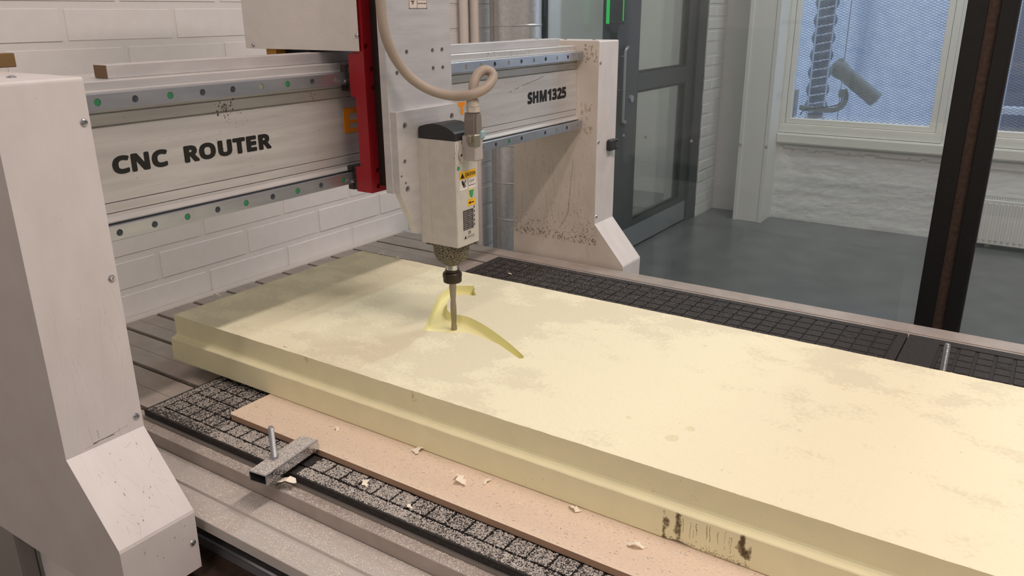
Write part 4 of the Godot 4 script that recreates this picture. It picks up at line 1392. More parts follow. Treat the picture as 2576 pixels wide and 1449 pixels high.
func cable_and_plug(r: Node3D) -> void:
	var pts := []
	for q in [[950, -60, 0.15], [957, 0, 0.15], [962, 52, 0.15], [973, 100, 0.15], [998, 152, 0.152], [1036, 198, 0.165], [1086, 228, 0.19], [1140, 241, 0.225], [1186, 238, 0.26], [1222, 221, 0.275], [1240, 196, 0.275], [1233, 180, 0.268], [1216, 177, 0.26], [1200, 190, 0.255], [1191, 215, 0.255], [1189, 252, 0.255]]:
		pts.append(pix(q[0], q[1], 2, q[2]))
	var top: Vector3 = pts[0]
	pts.push_front(top + Vector3(-0.02, 0.16, -0.02))
	var st := begin()
	tube(st, smooth_path(pts, 7), 0.0092, 14)
	obj("power_cable", st, mats.cable, r)
	var z := 0.255
	var g0 := pix(1189, 250, 2, z)
	var g1 := pix(1190, 283, 2, z)
	st = begin()
	var hex := []
	for k in 6:
		hex.append(Vector2(g0.x + 0.0128 * cos(k * TAU / 6.0), z + 0.0128 * sin(k * TAU / 6.0)))
	prism(st, hex, 1, lerpf(g0.y, g1.y, 0.5), g1.y + 0.001)
	lathe(st, [Vector2(0.0, g0.y), Vector2(0.0112, g0.y), Vector2(0.0122, lerpf(g0.y, g1.y, 0.15)), Vector2(0.0122, lerpf(g0.y, g1.y, 0.5))], Vector3(g0.x, 0, z), Basis.IDENTITY, 20)
	obj("cable_gland", st, mats.gland, r)
	var h1 := pix(1191, 340, 2, z)
	var cx := g0.x + 0.001
	st = begin()
	var y1 := g1.y
	prism(st, [Vector2(cx - 0.0095, y1), Vector2(cx + 0.0095, y1), Vector2(cx + 0.012, y1 - 0.014), Vector2(cx + 0.012, h1.y), Vector2(cx - 0.012, h1.y), Vector2(cx - 0.012, y1 - 0.014)], 2, z - 0.013, z + 0.009)
	prism(st, [Vector2(cx - 0.0065, y1 - 0.002), Vector2(cx + 0.0065, y1 - 0.002), Vector2(cx + 0.0085, y1 - 0.014), Vector2(cx + 0.0085, h1.y), Vector2(cx - 0.0085, h1.y), Vector2(cx - 0.0085, y1 - 0.014)], 2, z + 0.009, z + 0.013)
	obj("plug_hood", st, mats.hood, r)
	var s1 := pix(1191, 404, 2, z)
	st = begin()
	box(st, Vector3(cx - 0.012, s1.y, 0.2337), Vector3(cx + 0.0135, h1.y - 0.0004, z + 0.013), 0.003)
	prism(st, [Vector2(cx - 0.0255, s1.y + 0.012), Vector2(cx - 0.019, s1.y), Vector2(cx + 0.0135, s1.y), Vector2(cx + 0.0135, s1.y + 0.03), Vector2(cx - 0.016, s1.y + 0.03)], 2, 0.2337, 0.2385)
	obj("socket_housing", st, mats.hood_light, r)
	st = begin()
	lathe(st, [Vector2(0, 0.0006), Vector2(0.0022, 0.0006), Vector2(0.0028, 0.0)], Vector3(cx - 0.0185, s1.y + 0.011, 0.2385), Basis(Vector3.RIGHT, PI / 2), 12)
	obj("flange_screw", st, mats.dark_steel, r)
	st = begin()
	box(st, Vector3(cx - 0.0138, h1.y - 0.022, z - 0.006), Vector3(cx + 0.004, h1.y + 0.004, z + 0.0145), 0.003)
	box(st, Vector3(cx - 0.0185, h1.y - 0.012, z - 0.005), Vector3(cx - 0.0132, h1.y + 0.001, z + 0.006), 0.002)
	obj("locking_lever", st, mats.lever, r)
	st = begin()
	box(st, Vector3(cx + 0.0035, h1.y - 0.008, z - 0.003), Vector3(cx + 0.0172, h1.y + 0.009, z + 0.0165), 0.004)
	obj("lever_grip", st, mats.blue_clip, r)
	st = begin()
	lathe(st, [Vector2(0.0, 0.003), Vector2(0.0022, 0.002), Vector2(0.003, 0.0), Vector2(0.0022, -0.002), Vector2(0, -0.003)], Vector3(cx + 0.012, h1.y + 0.012, z + 0.010), Basis.IDENTITY, 12)
	box(st, Vector3(cx + 0.0105, h1.y + 0.006, z + 0.008), Vector3(cx + 0.0135, h1.y + 0.0105, z + 0.012))
	obj("lever_pin", st, mats.steel, r)

# ================================================================ things lying on the bed
func grid_mat(lo: Vector2, hi: Vector2, pad0: Vector2, cols: int, rows: int, step_x: float, gap: float, label: String, ports: Array) -> void:
	var t := thing("grid_mat", label, "mat", "gridded black mats on the bed")
	var st := begin()
	box(st, Vector3(lo.x - 0.006, 0.8002, lo.y + 0.004), Vector3(hi.x, 0.8048, hi.y - 0.002))
	obj("backing_plate", st, mats.alu_dark, t)
	st = begin()
	box(st, Vector3(lo.x, 0.805, lo.y), Vector3(hi.x, 0.8142, hi.y))
	obj("mat_base", st, mats.rubber, t)
	var x0 := minf(pad0.x, pad0.x + step_x * cols)
	var x1 := maxf(pad0.x, pad0.x + step_x * cols)
	var z1 := pad0.y + 0.0367 * rows
	st = begin()
	for b in [[lo.x, lo.y, x0 - gap * 0.5, hi.y], [x1 + gap * 0.5, lo.y, hi.x, hi.y], [x0 - gap * 0.5, lo.y, x1 + gap * 0.5, pad0.y - gap * 0.5], [x0 - gap * 0.5, z1 + gap * 0.5, x1 + gap * 0.5, hi.y]]:
		if b[2] - b[0] > 0.002 and b[3] - b[1] > 0.002:
			box(st, Vector3(b[0], 0.814, b[1]), Vector3(b[2], 0.818, b[3]), 0.0008)
	obj("rim", st, mats.rubber, t)
	st = begin()
	var hx := (absf(step_x) - 0.0042) / 2.0
	var hz := (0.0367 - gap) / 2.0
	box(st, Vector3(-hx, 0.0, -hz), Vector3(hx, 0.0042, hz), 0.0008)
	var pad := st.commit()
	for c in cols:
		for k in rows:
			var o := put("raised_square", pad, mats.rubber, t)
			o.position = Vector3(pad0.x + step_x * (c + 0.5), 0.8138 + rng.randf_range(-0.0002, 0.0002), pad0.y + 0.0367 * (k + 0.5))
	for p in ports:
		st = begin()
		lathe(st, [Vector2(0.0, 0.8181), Vector2(0.011, 0.8181), Vector2(0.0112, 0.8186), Vector2(0.0135, 0.8188), Vector2(0.0138, 0.8175)], Vector3(p.x, 0, p.y), Basis.IDENTITY, 24)
		obj("port_cap", st, mats.rubber, t)

func stud_shape(st: SurfaceTool, at: Vector3, r: float, top: float) -> void:
	var prof := [Vector2(r, at.y)]
	var y := at.y
	while y < top - 0.003:
		prof.append(Vector2(r, y + 0.0004))
		prof.append(Vector2(r - 0.0007, y + 0.001))
		y += 0.0015
	prof.append(Vector2(r - 0.0008, top - 0.001))
	prof.append(Vector2(r * 0.7, top))
	prof.append(Vector2(0.0, top))
	lathe(st, prof, Vector3(at.x, 0, at.z), Basis.IDENTITY, 14)

func bed_things() -> void:
	grid_mat(Vector2(0.107, -0.212), Vector2(0.362, 0.985), Vector2(0.1345, -0.185), 6, 31, 0.0367, 0.0042, "black gridded mat thick with foam dust under the fibreboard", [Vector2(0.190, -0.052)])
	grid_mat(Vector2(1.085, -0.214), Vector2(1.335, 0.972), Vector2(1.3115, -0.188), 6, 31, -0.0367, 0.0042, "black gridded mat lying between the foam board and the far edge strip", [pix(2138, 845, 1, 0.818), pix(1340, 683, 1, 0.818)].map(func(p): return Vector2(p.x, p.z)))
	grid_mat(Vector2(1.085, 0.975), Vector2(1.335, 2.0), Vector2(1.302, 1.047), 5, 24, -0.0372, 0.0072, "worn black gridded mat with wide grooves beside the threaded stud", [Vector2(pix(2526, 920, 1, 0.818).x, pix(2526, 920, 1, 0.818).z)])
	# fibreboard under the foam
	var t := thing("fibreboard", "tan fibreboard sheet under the near side of the foam", "board")
	var st := begin()
	prism(st, [Vector2(0.1775, -0.037), Vector2(0.80, -0.029), Vector2(0.80, 1.72), Vector2(0.1705, 1.72), Vector2(0.1712, 0.9), Vector2(0.1718, 0.4), Vector2(0.173, -0.031)], 1, 0.8298, 0.8302)
	obj("sheet_face", st, mats.mdf, t)
	st = begin()
	var edge := []
	for i in 60:
		var z := lerpf(-0.031, 1.72, i / 59.0)
		edge.append(Vector2(lerpf(0.173, 0.1705, i / 59.0) + rng.randf_range(-0.0004, 0.0004), z))
	edge.append(Vector2(0.80, 1.72))
	edge.append(Vector2(0.80, -0.029))
	edge.append(Vector2(0.1775, -0.037))
	prism(st, edge, 1, 0.8183, 0.8298)
	obj("sheet_core", st, mats.mdf_edge, t)
	# clamp: folded steel channel over the board edge, held by a threaded stud
	t = thing("hold_down_clamp", "shiny steel channel clamp with threaded stud gripping the fibreboard", "clamp")
	var o := Vector3(0.106, 0.0, 0.196)
	var turn := Basis(Vector3.UP, 0.12)
	var piece := func(called: String, lo: Vector3, hi: Vector3, bev: float, m: Material) -> MeshInstance3D:
		var s := begin()
		box(s, lo, hi, bev)
		var p := obj(called, s, m, t)
		p.position = o
		p.basis = turn
		return p
	piece.call("channel_top", Vector3(-0.0625, 0.8465, -0.0185), Vector3(0.066, 0.8485, 0.0185), 0.0008, mats.steel)
	piece.call("channel_bottom", Vector3(-0.0625, 0.8305, -0.0165), Vector3(0.066, 0.8325, 0.0165), 0.0, mats.steel)
	for s in [-1.0, 1.0]:
		piece.call("channel_flange", Vector3(-0.0625, 0.8306, 0.0165 * s - 0.001 + 0.001 * s), Vector3(0.066, 0.8478, 0.0165 * s + 0.001 + 0.001 * s), 0.0006, mats.steel)
	st = begin()
	var sb := pix(690, 1152, 1, 0.8487)
	stud_shape(st, Vector3(sb.x, 0.801, sb.z), 0.005, pix(683, 1072, 2, sb.z).y)
	obj("threaded_stud", st, mats.zinc, t)
	st = begin()
	var hex := []
	for k in 6:
		hex.append(Vector2(sb.x + 0.0085 * cos(k * TAU / 6.0 + 0.3), sb.z + 0.0085 * sin(k * TAU / 6.0 + 0.3)))
	prism(st, hex, 1, 0.8486, 0.8525)
	obj("nut", st, mats.zinc, t)
	st = begin()
	var b := pix(2372, 932, 1, 0.822)
	stud_shape(st, Vector3(b.x, 0.8182, b.z), 0.0058, pix(2373, 894, 2, b.z).y)
	tag(obj("threaded_stud", st, mats.zinc), "bare threaded stud standing in the worn mat beyond the foam", "stud")

# ================================================================ the foam board with the routed groove
var groove := PackedVector2Array()
const FTOP := 0.93
const FOAM := Color(241.0 / 255.0, 238.0 / 255.0, 200.0 / 255.0)

func foam_top_material() -> StandardMaterial3D:
	var w := 768
	var h := 2048
	var big := FastNoiseLite.new()
	big.seed = 71
	big.frequency = 0.009
	big.fractal_octaves = 5
	var fine := FastNoiseLite.new()
	fine.seed = 72
	fine.frequency = 0.09
	fine.fractal_octaves = 4
	var lone := FastNoiseLite.new()
	lone.seed = 73
	lone.frequency = 0.02
	lone.fractal_octaves = 3
	var im := Image.create(w, h, false, Image.FORMAT_RGB8)
	var hm := Image.create(w, h, false, Image.FORMAT_L8)
	var smooth_c := c8(235, 232, 202)
	var rough_c := c8(248, 246, 214)
	var spots := []                                   # where the skin is torn and crumbly, then where it is smooth
	for q in [[620, 850, 0.10, 0.55], [820, 790, 0.12, 0.5], [700, 900, 0.09, 0.4], [1000, 690, 0.10, 0.45], [1480, 900, 0.14, 0.6], [1640, 1010, 0.14, 0.6], [1800, 900, 0.12, 0.5], [1400, 1010, 0.1, 0.4], [1700, 1150, 0.12, 0.35], [1040, 770, 0.10, -0.5], [1200, 800, 0.13, -0.5], [1150, 900, 0.10, -0.35], [1420, 780, 0.10, -0.35], [2250, 1000, 0.3, 0.1], [2350, 1300, 0.35, 0.5], [1900, 1250, 0.3, 0.4]]:
		var p := pix(q[0], q[1], 1, FTOP)
		spots.append([p.x, p.z, q[2], q[3]])
	var dents := []
	for q in [[1690, 1103, 0.010], [1580, 1050, 0.006], [1772, 870, 0.005], [1735, 1078, 0.009], [2010, 1083, 0.005], [1500, 830, 0.004], [2120, 980, 0.003], [2290, 1190, 0.004]]:
		var p := pix(q[0], q[1], 1, FTOP)
		dents.append([p.x, p.z, q[2]])
	for j in h:
		var z := -0.36 + 2.12 * j / h
		for i in w:
			var x := 0.27 + 0.62 * i / w
			var m := big.get_noise_2d(x * 1000.0, z * 700.0) * 1.1 + 0.02
			for s in spots:
				var dx: float = x - s[0]
				var dz: float = z - s[1]
				var d2: float = (dx * dx + dz * dz) / (s[2] * s[2])
				if d2 < 5.0:
					m += s[3] * exp(-d2)
			var g := fine.get_noise_2d(x * 1000.0, z * 1000.0)
			var rough := smoothstep(-0.2, 0.42, m + 0.4 * g)
			var c := smooth_c.lerp(rough_c, rough)
			var hh := 0.5 + 0.10 * rough + g * 0.22 * (0.15 + rough)
			var dn := lone.get_noise_2d(x * 1000.0, z * 1000.0)
			for d in dents:
				var dd: float = Vector2(x - d[0], z - d[1]).length() / d[2] + dn * 0.8
				if dd < 1.0:
					c = c.lerp(c8(222, 216, 172), 0.4)
					hh -= 0.25 * (1.0 - dd)
			im.set_pixel(i, j, c)
			hm.set_pixel(i, j, Color(hh, hh, hh))
	for k in 60:
		speck(im, Vector2(rng.randf() * w, rng.randf() * h), rng.randf_range(0.4, 1.2), c8(150, 138, 104), 0.6)
	hm.convert(Image.FORMAT_RGBA8)
	hm.bump_map_to_normal_map(1.8)
	var mt := image_mat(im, 0.85)
	return bumped(mt, ImageTexture.create_from_image(hm), 1.0)

func foam_side_material() -> StandardMaterial3D:
	var im := canvas(2048, 128, FOAM, c8(246, 243, 203), 77, 0.01)
	var dirt := c8(84, 70, 46)
	var sx := func(z: float) -> float: return (z + 0.36) / 1.5 * 2048.0
	var sy := func(y: float) -> float: return (0.93 - y) / 0.1 * 127.0
	var wear := FastNoiseLite.new()
	wear.seed = 5
	wear.frequency = 1.0
	wear.fractal_octaves = 3
	var z0 := pix(1668, 1320, 0, 0.27).z
	var z1 := pix(1712, 1320, 0, 0.27).z
	var z2 := pix(1850, 1380, 0, 0.27).z
	var z3 := pix(1888, 1395, 0, 0.27).z
	for patch in [[z0, z1, 0.0], [z2, z3, 1.0]]:      # two smeared dirt marks
		for i in 2600:
			var t := rng.randf()
			var v := rng.randf()
			var z := lerpf(patch[0], patch[1], t)
			var y := lerpf(0.8305, 0.878, v)
			var m: float = wear.get_noise_2d(z * 55.0, y * 28.0)
			var want: float = (absf(t - 0.5) * 1.5 + (1.0 - v) * 0.35 if patch[2] < 0.5 else 1.1 - absf(t - 0.4) * 1.4 - absf(v - 0.45) * 0.7) + m * 1.6
			if rng.randf() < want - 0.45:
				speck(im, Vector2(sx.call(z), sy.call(y)), rng.randf_range(0.8, 2.6), dirt, rng.randf_range(0.08, 0.26))
	for i in 300:
		speck(im, Vector2(sx.call(rng.randf_range(z0, z3)), sy.call(0.8305 + absf(rng.randfn(0.0, 0.004)))), rng.randf_range(0.5, 1.4), dirt, 0.3)
	for i in 12:
		var z := rng.randf_range(z1, z2)
		var y := rng.randf_range(0.865, 0.88)
		stroke(im, Vector2(sx.call(z), sy.call(y)), Vector2(sx.call(z + 0.001), sy.call(y - rng.randf_range(0.01, 0.03))), dirt, rng.randf_range(0.3, 0.8))
	for i in 60:
		speck(im, Vector2(rng.randf() * 2048.0, rng.randf() * 128.0), rng.randf_range(0.4, 1.2), c8(150, 136, 96), 0.4)
	for q in [[1040, 1000, 3.0], [770, 905, 3.0], [1640, 1230, 1.5], [1745, 1250, 1.2]]:
		var p := pix(q[0], q[1], 0, 0.286)
		for k in 8:
			speck(im, Vector2(sx.call(p.z), sy.call(p.y)) + Vector2(rng.randfn(0, 3.0), rng.randfn(0, 5.0)), q[2], c8(196, 182, 128), 0.3)
	return image_mat(im, 0.75)

func foam_board() -> void:
	var t := thing("foam_board", "thick pale yellow foam board with rebated edge and a routed groove", "foam board")
	var wob := FastNoiseLite.new()
	wob.seed = 15
	wob.frequency = 14.0
	wob.fractal_octaves = 4
	var prof := [Vector2(0.2855, FTOP), Vector2(0.2862, 0.889), Vector2(0.2850, 0.8850), Vector2(0.2815, 0.8828), Vector2(0.2725, 0.8812), Vector2(0.2710, 0.8795), Vector2(0.2700, 0.8322), Vector2(0.2720, 0.8303), Vector2(0.857, 0.8303), Vector2(0.857, 0.8795), Vector2(0.871, 0.881), Vector2(0.871, FTOP)]
	var zs := -0.35
	var ze := 1.74
	var n := 320
	var pos := func(i: int, k: int) -> Vector3:
		var z := lerpf(zs, ze, float(i) / n)
		var q: Vector2 = prof[k]
		var amp := 0.0009 if (k == 0 or k == 11) else 0.0004
		var dx := amp * wob.get_noise_2d(z, k * 3.1)
		var dy := (0.0006 if (k == 0 or k == 11) else 0.0002) * wob.get_noise_2d(z + 9.0, k * 2.7)
		if k == 6 or k == 7:
			var zz := pix(1705, 1365, 0, 0.27).z
			dy += 0.004 * exp(-pow((z - zz) / 0.012, 2.0))
		return Vector3(q.x + dx, q.y + minf(dy, 0.0 if k < 8 and k > 5 and dy < 0 else 1.0), z)
	uvf = func(p: Vector3, _nn: Vector3) -> Vector2: return Vector2((p.z + 0.36) / 1.5, (0.93 - p.y) / 0.1)
	var st := begin()
	for i in n:
		for k in prof.size() - 1:
			var a: Vector2 = prof[k]
			var b: Vector2 = prof[k + 1]
			quad(st, pos.call(i, k), pos.call(i, k + 1), pos.call(i + 1, k + 1), pos.call(i + 1, k), Vector3(-(a.y - b.y), -(b.x - a.x), 0.0) if k != 7 else Vector3.DOWN)
	var idx := Geometry2D.triangulate_polygon(PackedVector2Array(prof))
	for e in [[0, -1.0], [n, 1.0]]:
		for k in range(0, idx.size(), 3):
			tri(st, pos.call(e[0], idx[k]), pos.call(e[0], idx[k + 1]), pos.call(e[0], idx[k + 2]), Vector3(0, 0, e[1]))
	obj("board_sides", st, foam_side_material(), t)
	# outline of the groove, traced on the top face
	var raw := [[400, 905, 1.0], [440, 815, 1.0], [490, 690, 1.0], [525, 600, 1.0], [560, 520, 1.0], [600, 440, 1.0], [640, 370, 1.0], [705, 318, 1.0], [790, 262, 1.0], [840, 240, 1.0], [890, 232, 0.7], [980, 232, 0.6], [1080, 235, 0.6], [1172, 238, 0.6], [1160, 262, 0.5], [1178, 285, 0.5], [1165, 312, 0.5], [1182, 345, 0.5], [1196, 376, 0.5], [1160, 385, 0.5], [1080, 378, 0.6], [980, 375, 0.7], [890, 377, 0.8], [840, 388, 0.8], [800, 405, 0.8], [772, 450, 0.8], [755, 510, 0.8], [748, 565, 0.8], [760, 610, 0.8], [800, 648, 0.8], [850, 664, 0.9], [905, 672, 1.0], [1000, 690, 1.0], [1080, 712, 1.0], [1150, 740, 1.0], [1250, 792, 1.0], [1350, 850, 0.9], [1450, 917, 0.8], [1550, 990, 0.7], [1650, 1068, 0.6], [1750, 1150, 0.5], [1840, 1230, 0.35], [1905, 1292, 0.2], [1922, 1318, 0.2], [1905, 1338, 0.2], [1850, 1340, 0.2], [1800, 1310, 0.3], [1700, 1235, 0.5], [1620, 1180, 0.6], [1550, 1130, 0.7], [1450, 1083, 0.8], [1350, 1040, 0.9], [1250, 1005, 1.0], [1150, 975, 1.0], [1080, 956, 1.0], [1010, 945, 1.0], [900, 948, 1.0], [780, 952, 1.0], [700, 942, 1.0], [620, 925, 1.0], [520, 924, 1.0], [430, 920, 1.0]]
	var ring := []
	var share := []
	for q in raw:
		var p := pix(1000.0 + q[0] / 6.04, 680.0 + q[1] / 6.04, 1, FTOP)
		ring.append(Vector2(p.x, p.z))
		share.append(q[2])
	groove = PackedVector2Array(ring)
	var area := 0.0
	for i in ring.size():
		area += ring[i].cross(ring[(i + 1) % ring.size()])
	# walls with a rounded foot, then the floor
	var levels := [[0.0, 0.0], [0.0004, 0.010], [0.0014, 0.0145], [0.0032, 0.0178], [0.0055, 0.0193]]
	var rings := []
	for l in levels:
		var lay := []
		for i in ring.size():
			var a: Vector2 = ring[posmod(i - 1, ring.size())]
			var b: Vector2 = ring[(i + 1) % ring.size()]
			var d := (b - a).normalized() * signf(area)
			var inward := Vector2(-d.y, d.x)
			var q: Vector2 = ring[i] + inward * (l[0] * share[i])
			lay.append(Vector3(q.x, FTOP - l[1], q.y))
		rings.append(lay)
	uvf = null
	st = begin()
	for l in rings.size() - 1:
		for i in ring.size():
			var k := (i + 1) % ring.size()
			var d: Vector2 = (ring[k] - ring[i]) * signf(area)
			quad(st, rings[l][i], rings[l][k], rings[l + 1][k], rings[l + 1][i], Vector3(-d.y, 0.2 * d.length(), d.x))
	var base := PackedVector2Array()
	for p in rings[-1]:
		base.append(Vector2(p.x, p.z))
	idx = Geometry2D.triangulate_polygon(base)
	for k in range(0, idx.size(), 3):
		tri(st, rings[-1][idx[k]], rings[-1][idx[k + 1]], rings[-1][idx[k + 2]], Vector3.UP)
	if idx.is_empty():
		print("groove floor failed")
	var gm := obj("routed_groove", st, mats.foam_cut, t)
	gm.set_meta("label", "freshly routed groove")
	# top face: outline with the groove cut out of it
	uvf = func(p: Vector3, _nn: Vector3) -> Vector2: return Vector2((p.x - 0.27) / 0.62, (p.z + 0.36) / 2.12)
	var outer := []
	for i in n + 1:
		outer.append(pos.call(i, 0))
	for i in n + 1:
		outer.append(pos.call(n - i, 11))
	var low := 0
	for i in ring.size():
		if ring[i].x < ring[low].x:
			low = i
	var near := 0
	for i in n + 1:
		if absf(outer[i].z - ring[low].y) < absf(outer[near].z - ring[low].y):
			near = i
	var loop := []
	for i in near + 1:
		loop.append(outer[i])
	var out_sign := 0.0
	for i in outer.size():
		var a := Vector2(outer[i].x, outer[i].z)
		var b2 := Vector2(outer[(i + 1) % outer.size()].x, outer[(i + 1) % outer.size()].z)
		out_sign += a.cross(b2)
	var step := 1 if signf(out_sign) != signf(area) else -1
	for k in ring.size() + 1:
		var q: Vector2 = ring[posmod(low + step * k, ring.size())]
		if k == ring.size():
			q += Vector2(0.0, 0.00002)
		loop.append(Vector3(q.x, FTOP, q.y))
	loop.append(outer[near] + Vector3(0, 0, 0.00002))
	for i in range(near + 1, outer.size()):
		loop.append(outer[i])
	var flat := PackedVector2Array()
	for p in loop:
		flat.append(Vector2(p.x, p.z))
	idx = Geometry2D.triangulate_polygon(flat)
	if idx.is_empty():
		print("foam top failed")
	st = begin()
	for k in range(0, idx.size(), 3):
		tri(st, loop[idx[k]], loop[idx[k + 1]], loop[idx[k + 2]], Vector3.UP)
	st.generate_tangents()
	obj("board_top", st, foam_top_material(), t)
	uvf = null

# ================================================================ shavings and dust
func shaving_mesh(seed_: int, length: float) -> Mesh:
	var r := RandomNumberGenerator.new()
	r.seed = seed_
	var n := 7
	var top := []
	var y := 0.0
	for i in n + 1:
		var t := float(i) / n
		var w := length * (0.05 + 0.2 * sin(t * PI) * r.randf_range(0.3, 1.4))
		y = length * (0.05 + 0.30 * absf(sin(t * 2.6 + r.randf() * 0.5)) * r.randf_range(0.3, 1.0))
		var sway := length * 0.12 * r.randf_range(-1.0, 1.0)
		top.append([Vector3(length * (t - 0.5), y + length * 0.05 * r.randf_range(-1, 1), sway - w), Vector3(length * (t - 0.5) + length * 0.06 * r.randf_range(-1, 1), maxf(0.0008, y * r.randf_range(0.4, 1.0)), sway + w)])
	var st := begin()
	var down := Vector3(0, -0.0006, 0)
	for i in n:
		var a: Array = top[i]
		var b: Array = top[i + 1]
		quad(st, a[0], a[1], b[1], b[0], Vector3.UP)
		quad(st, a[0] + down, a[1] + down, b[1] + down, b[0] + down, Vector3.DOWN)
		quad(st, a[0], b[0], b[0] + down, a[0] + down, Vector3.FORWARD)
		quad(st, a[1], b[1], b[1] + down, a[1] + down, Vector3.BACK)
	for e in [0, n]:
		quad(st, top[e][0], top[e][1], top[e][1] + down, top[e][0] + down, Vector3.LEFT if e == 0 else Vector3.RIGHT)
	return st.commit()

func scatter(mm: Array, cols: Array, x0: float, x1: float, z0: float, z1: float, y: float, count: int, size: float, dense = null, tone := 1.0) -> void:
	for i in count:
		var p := Vector3(rng.randf_range(x0, x1), y, rng.randf_range(z0, z1))
		if dense != null and rng.randf() > dense.call(p):
			continue
		var s := size * rng.randf_range(0.45, 1.5)
		var b := Basis.from_euler(Vector3(rng.randf_range(-0.5, 0.5), rng.randf() * TAU, rng.randf_range(-0.4, 0.4)))
		mm.append(Transform3D(b.scaled_local(Vector3(s, s * 0.5, s)), p + Vector3(0, s * 0.0002, 0)))
		var v := rng.randf_range(0.7, 0.98) * tone
		cols.append(Color(v, v * 0.96, v * rng.randf_range(0.84, 0.92)))

func dust(called: String, label: String, mm: Array, cols: Array, m: Material, parent: Node = null) -> void:
	var st := begin()
	var a := [Vector3(-0.0011, 0, -0.0003), Vector3(0.0012, 0.0001, 0.0), Vector3(-0.0002, 0.0001, 0.0005), Vector3(0.0001, 0.0006, 0.0)]
	for f in [[0, 1, 2], [0, 1, 3], [1, 2, 3], [0, 2, 3]]:
		var c: Vector3 = (a[f[0]] + a[f[1]] + a[f[2]]) / 3.0
		tri(st, a[f[0]], a[f[1]], a[f[2]], c - Vector3(0, 0.0002, 0))
	var multi := MultiMesh.new()
	multi.transform_format = MultiMesh.TRANSFORM_3D
	multi.use_colors = true
	multi.mesh = st.commit()
	multi.instance_count = mm.size()
	for i in mm.size():
		multi.set_instance_transform(i, mm[i])
		multi.set_instance_color(i, cols[i])
	var o := MultiMeshInstance3D.new()
	o.multimesh = multi
	o.material_override = m
	o.name = numbered(called)
	o.set_meta("kind", "stuff")
	if parent == null:
		add_child(o)
		tag(o, label, "dust")
	else:
		parent.add_child(o)

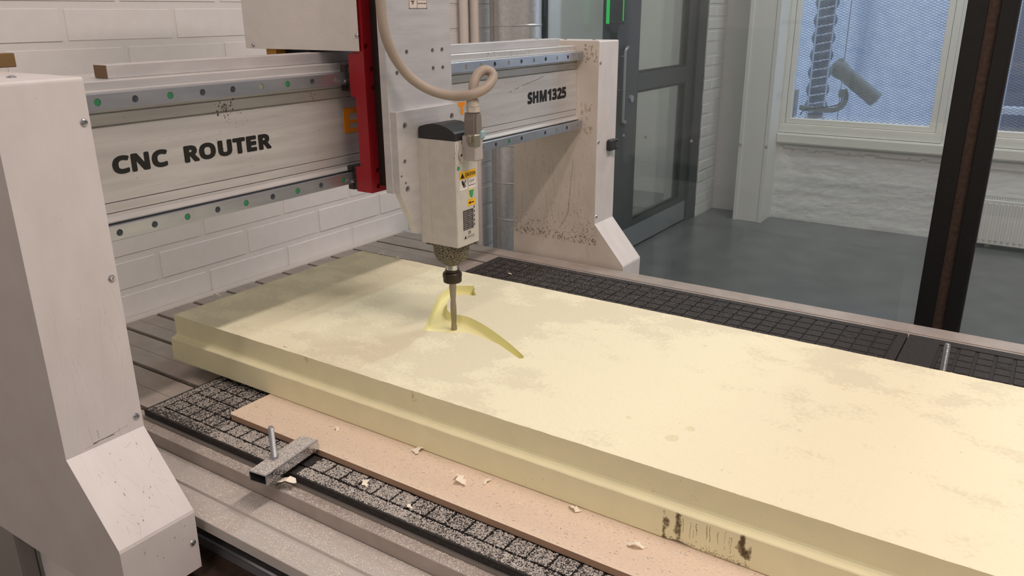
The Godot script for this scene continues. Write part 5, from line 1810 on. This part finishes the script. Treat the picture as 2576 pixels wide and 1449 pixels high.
func shavings_and_dust() -> void:
	var fm := plain(Color.WHITE, 0.9)
	fm.vertex_color_use_as_albedo = true
	var mm := []
	var cols := []
	var patch := FastNoiseLite.new()
	patch.seed = 31
	patch.frequency = 9.0
	patch.fractal_octaves = 3
	var off_board := func(p: Vector3) -> float:
		if p.z > -0.036 and p.x > 0.169:
			return 0.0
		if absf(p.z - 0.196) < 0.022 and p.x < 0.17 and p.x > 0.05:
			return 0.0
		var d := 0.95 if p.z > -0.02 else 0.55
		if p.z > 0.45:
			d *= 0.75
		if p.x < 0.125 and p.z < -0.02:
			d *= 0.5
		var gx := absf(fposmod(p.x - 0.1345 + 0.01835, 0.0367) - 0.01835)
		var gz := absf(fposmod(p.z + 0.185 + 0.01835, 0.0367) - 0.01835)
		if p.x > 0.132 and p.z > -0.187 and (gx < 0.0022 or gz < 0.0022):
			d *= 0.06
		return d * clampf(0.95 + 0.6 * patch.get_noise_2d(p.x, p.z), 0.0, 1.0)
	scatter(mm, cols, 0.110, 0.285, -0.205, 0.0, 0.8181, 20000, 1.45, off_board, 0.74)
	scatter(mm, cols, 0.110, 0.172, 0.0, 0.85, 0.8181, 36000, 1.45, off_board, 0.74)
	var clear_clamp := func(p: Vector3) -> float:
		var d := 0.9 if p.z > -0.02 else 0.35
		if p.z > 0.42 and p.x < 0.02:
			d *= 0.35
		return d * clampf(0.7 + 0.8 * patch.get_noise_2d(p.x, p.z), 0.05, 1.0)
	scatter(mm, cols, 0.079, 0.1005, -0.22, 0.9, 0.8002, 9000, 1.1, clear_clamp)
	scatter(mm, cols, 0.029, 0.0765, -0.22, 0.75, 0.7737, 17000, 1.2, clear_clamp)
	scatter(mm, cols, -0.0205, 0.0165, -0.1, 0.75, 0.7737, 11000, 1.2, clear_clamp)
	scatter(mm, cols, 0.10, 0.30, -0.60, -0.215, 0.8002, 900, 0.8)
	scatter(mm, cols, 0.175, 0.268, -0.03, 0.95, 0.8303, 4200, 0.9)
	scatter(mm, cols, 0.175, 0.268, -0.03, 0.95, 0.8303, 900, 2.0)
	# on the clamp
	for i in 6000:
		var q := Vector3(rng.randf_range(-0.061, 0.065), 0.8487, rng.randf_range(-0.018, 0.0165))
		var w := Vector3(0.106, 0, 0.196) + Basis(Vector3.UP, 0.12) * q
		scatter(mm, cols, w.x, w.x, w.z, w.z, w.y, 1, 0.8)
	for i in 520:
		var q := Vector3(rng.randf_range(-0.061, 0.065), rng.randf_range(0.831, 0.846), 0.0188)
		var w := Vector3(0.106, 0, 0.196) + Basis(Vector3.UP, 0.12) * q
		scatter(mm, cols, w.x, w.x, w.z, w.z, w.y, 1, 0.7)
	# far mats, thinner
	scatter(mm, cols, 1.09, 1.333, -0.21, 0.95, 0.8182, 22000, 0.7, func(p: Vector3) -> float: return clampf(0.75 - 1.1 * absf(p.z - 0.08) - 0.6 * maxf(p.x - 1.28, 0.0) * 5.0, 0.03, 1.0))
	dust("foam_dust", "fine pale foam dust strewn over mats, bed apron and clamp", mm, cols, fm)
	# crumbs on the foam itself
	mm = []
	cols = []
	scatter(mm, cols, 0.288, 0.869, -0.34, 1.3, FTOP + 0.0002, 9000, 0.9, func(p: Vector3) -> float:
		if Geometry2D.is_point_in_polygon(Vector2(p.x, p.z), groove):
			return 0.0
		return clampf(patch.get_noise_2d(p.x * 0.7, p.z * 0.7) * 2.2 + 0.15, 0.0, 1.0))
	var edge := func(x: float) -> void:
		for i in 700:
			scatter(mm, cols, x - 0.0015, x + 0.0015, -0.345, 1.3, FTOP, 1, 0.9)
	edge.call(0.870)
	edge.call(0.2865)
	for i in 300:
		scatter(mm, cols, 0.29, 0.868, -0.3515, -0.348, FTOP, 1, 1.4)
	var cm := plain(c8(252, 244, 214), 0.9)
	dust("foam_crumbs", "tiny foam crumbs clinging to the top of the foam board", mm, cols, cm)
	# larger curls one can pick out
	var curls := [[1160, 1212, 0.8303, 0.026, "on the fibreboard beside the foam edge"], [1052, 1136, 0.8303, 0.020, "on the fibreboard, the one nearest the clamp"], [1226, 1214, 0.8303, 0.014, "on the fibreboard next to a long curl"], [1446, 1283, 0.8303, 0.016, "leaning against the foam side on the fibreboard"], [712, 1214, 0.812, 0.032, "below the clamp on the bed step"], [1600, 1380, 0.8303, 0.018, "on the fibreboard near the dirty foam edge"], [848, 1082, 0.8303, 0.012, "on the fibreboard behind the clamp"], [918, 1218, 0.818, 0.018, "on the dusty mat beside the fibreboard edge"], [1030, 1276, 0.818, 0.010, "on the dusty mat far past the clamp"], [960, 640, 0.93, 0.016, "standing on the far end of the foam board"], [1000, 650, 0.93, 0.012, "on the far corner edge of the foam board"], [548, 745, 0.93, 0.016, "on the wall end of the foam board"], [720, 872, 0.93, 0.010, "at the near top edge of the foam"], [1282, 690, 0.818, 0.012, "on the gridded mat behind the collet nut"], [1010, 1372, 0.7735, 0.014, "on the bed apron"]]
	for i in curls.size():
		var c: Array = curls[i]
		var p := pix(c[0], c[1], 1, c[2])
		var o := put("foam_shaving", shaving_mesh(200 + i, c[3] * 1.35), mats.chip)
		o.position = p + Vector3(0, 0.0006, 0)
		o.rotation.y = rng.randf() * TAU
		tag(o, "pale torn foam shaving " + c[4], "shaving", "loose foam shavings")
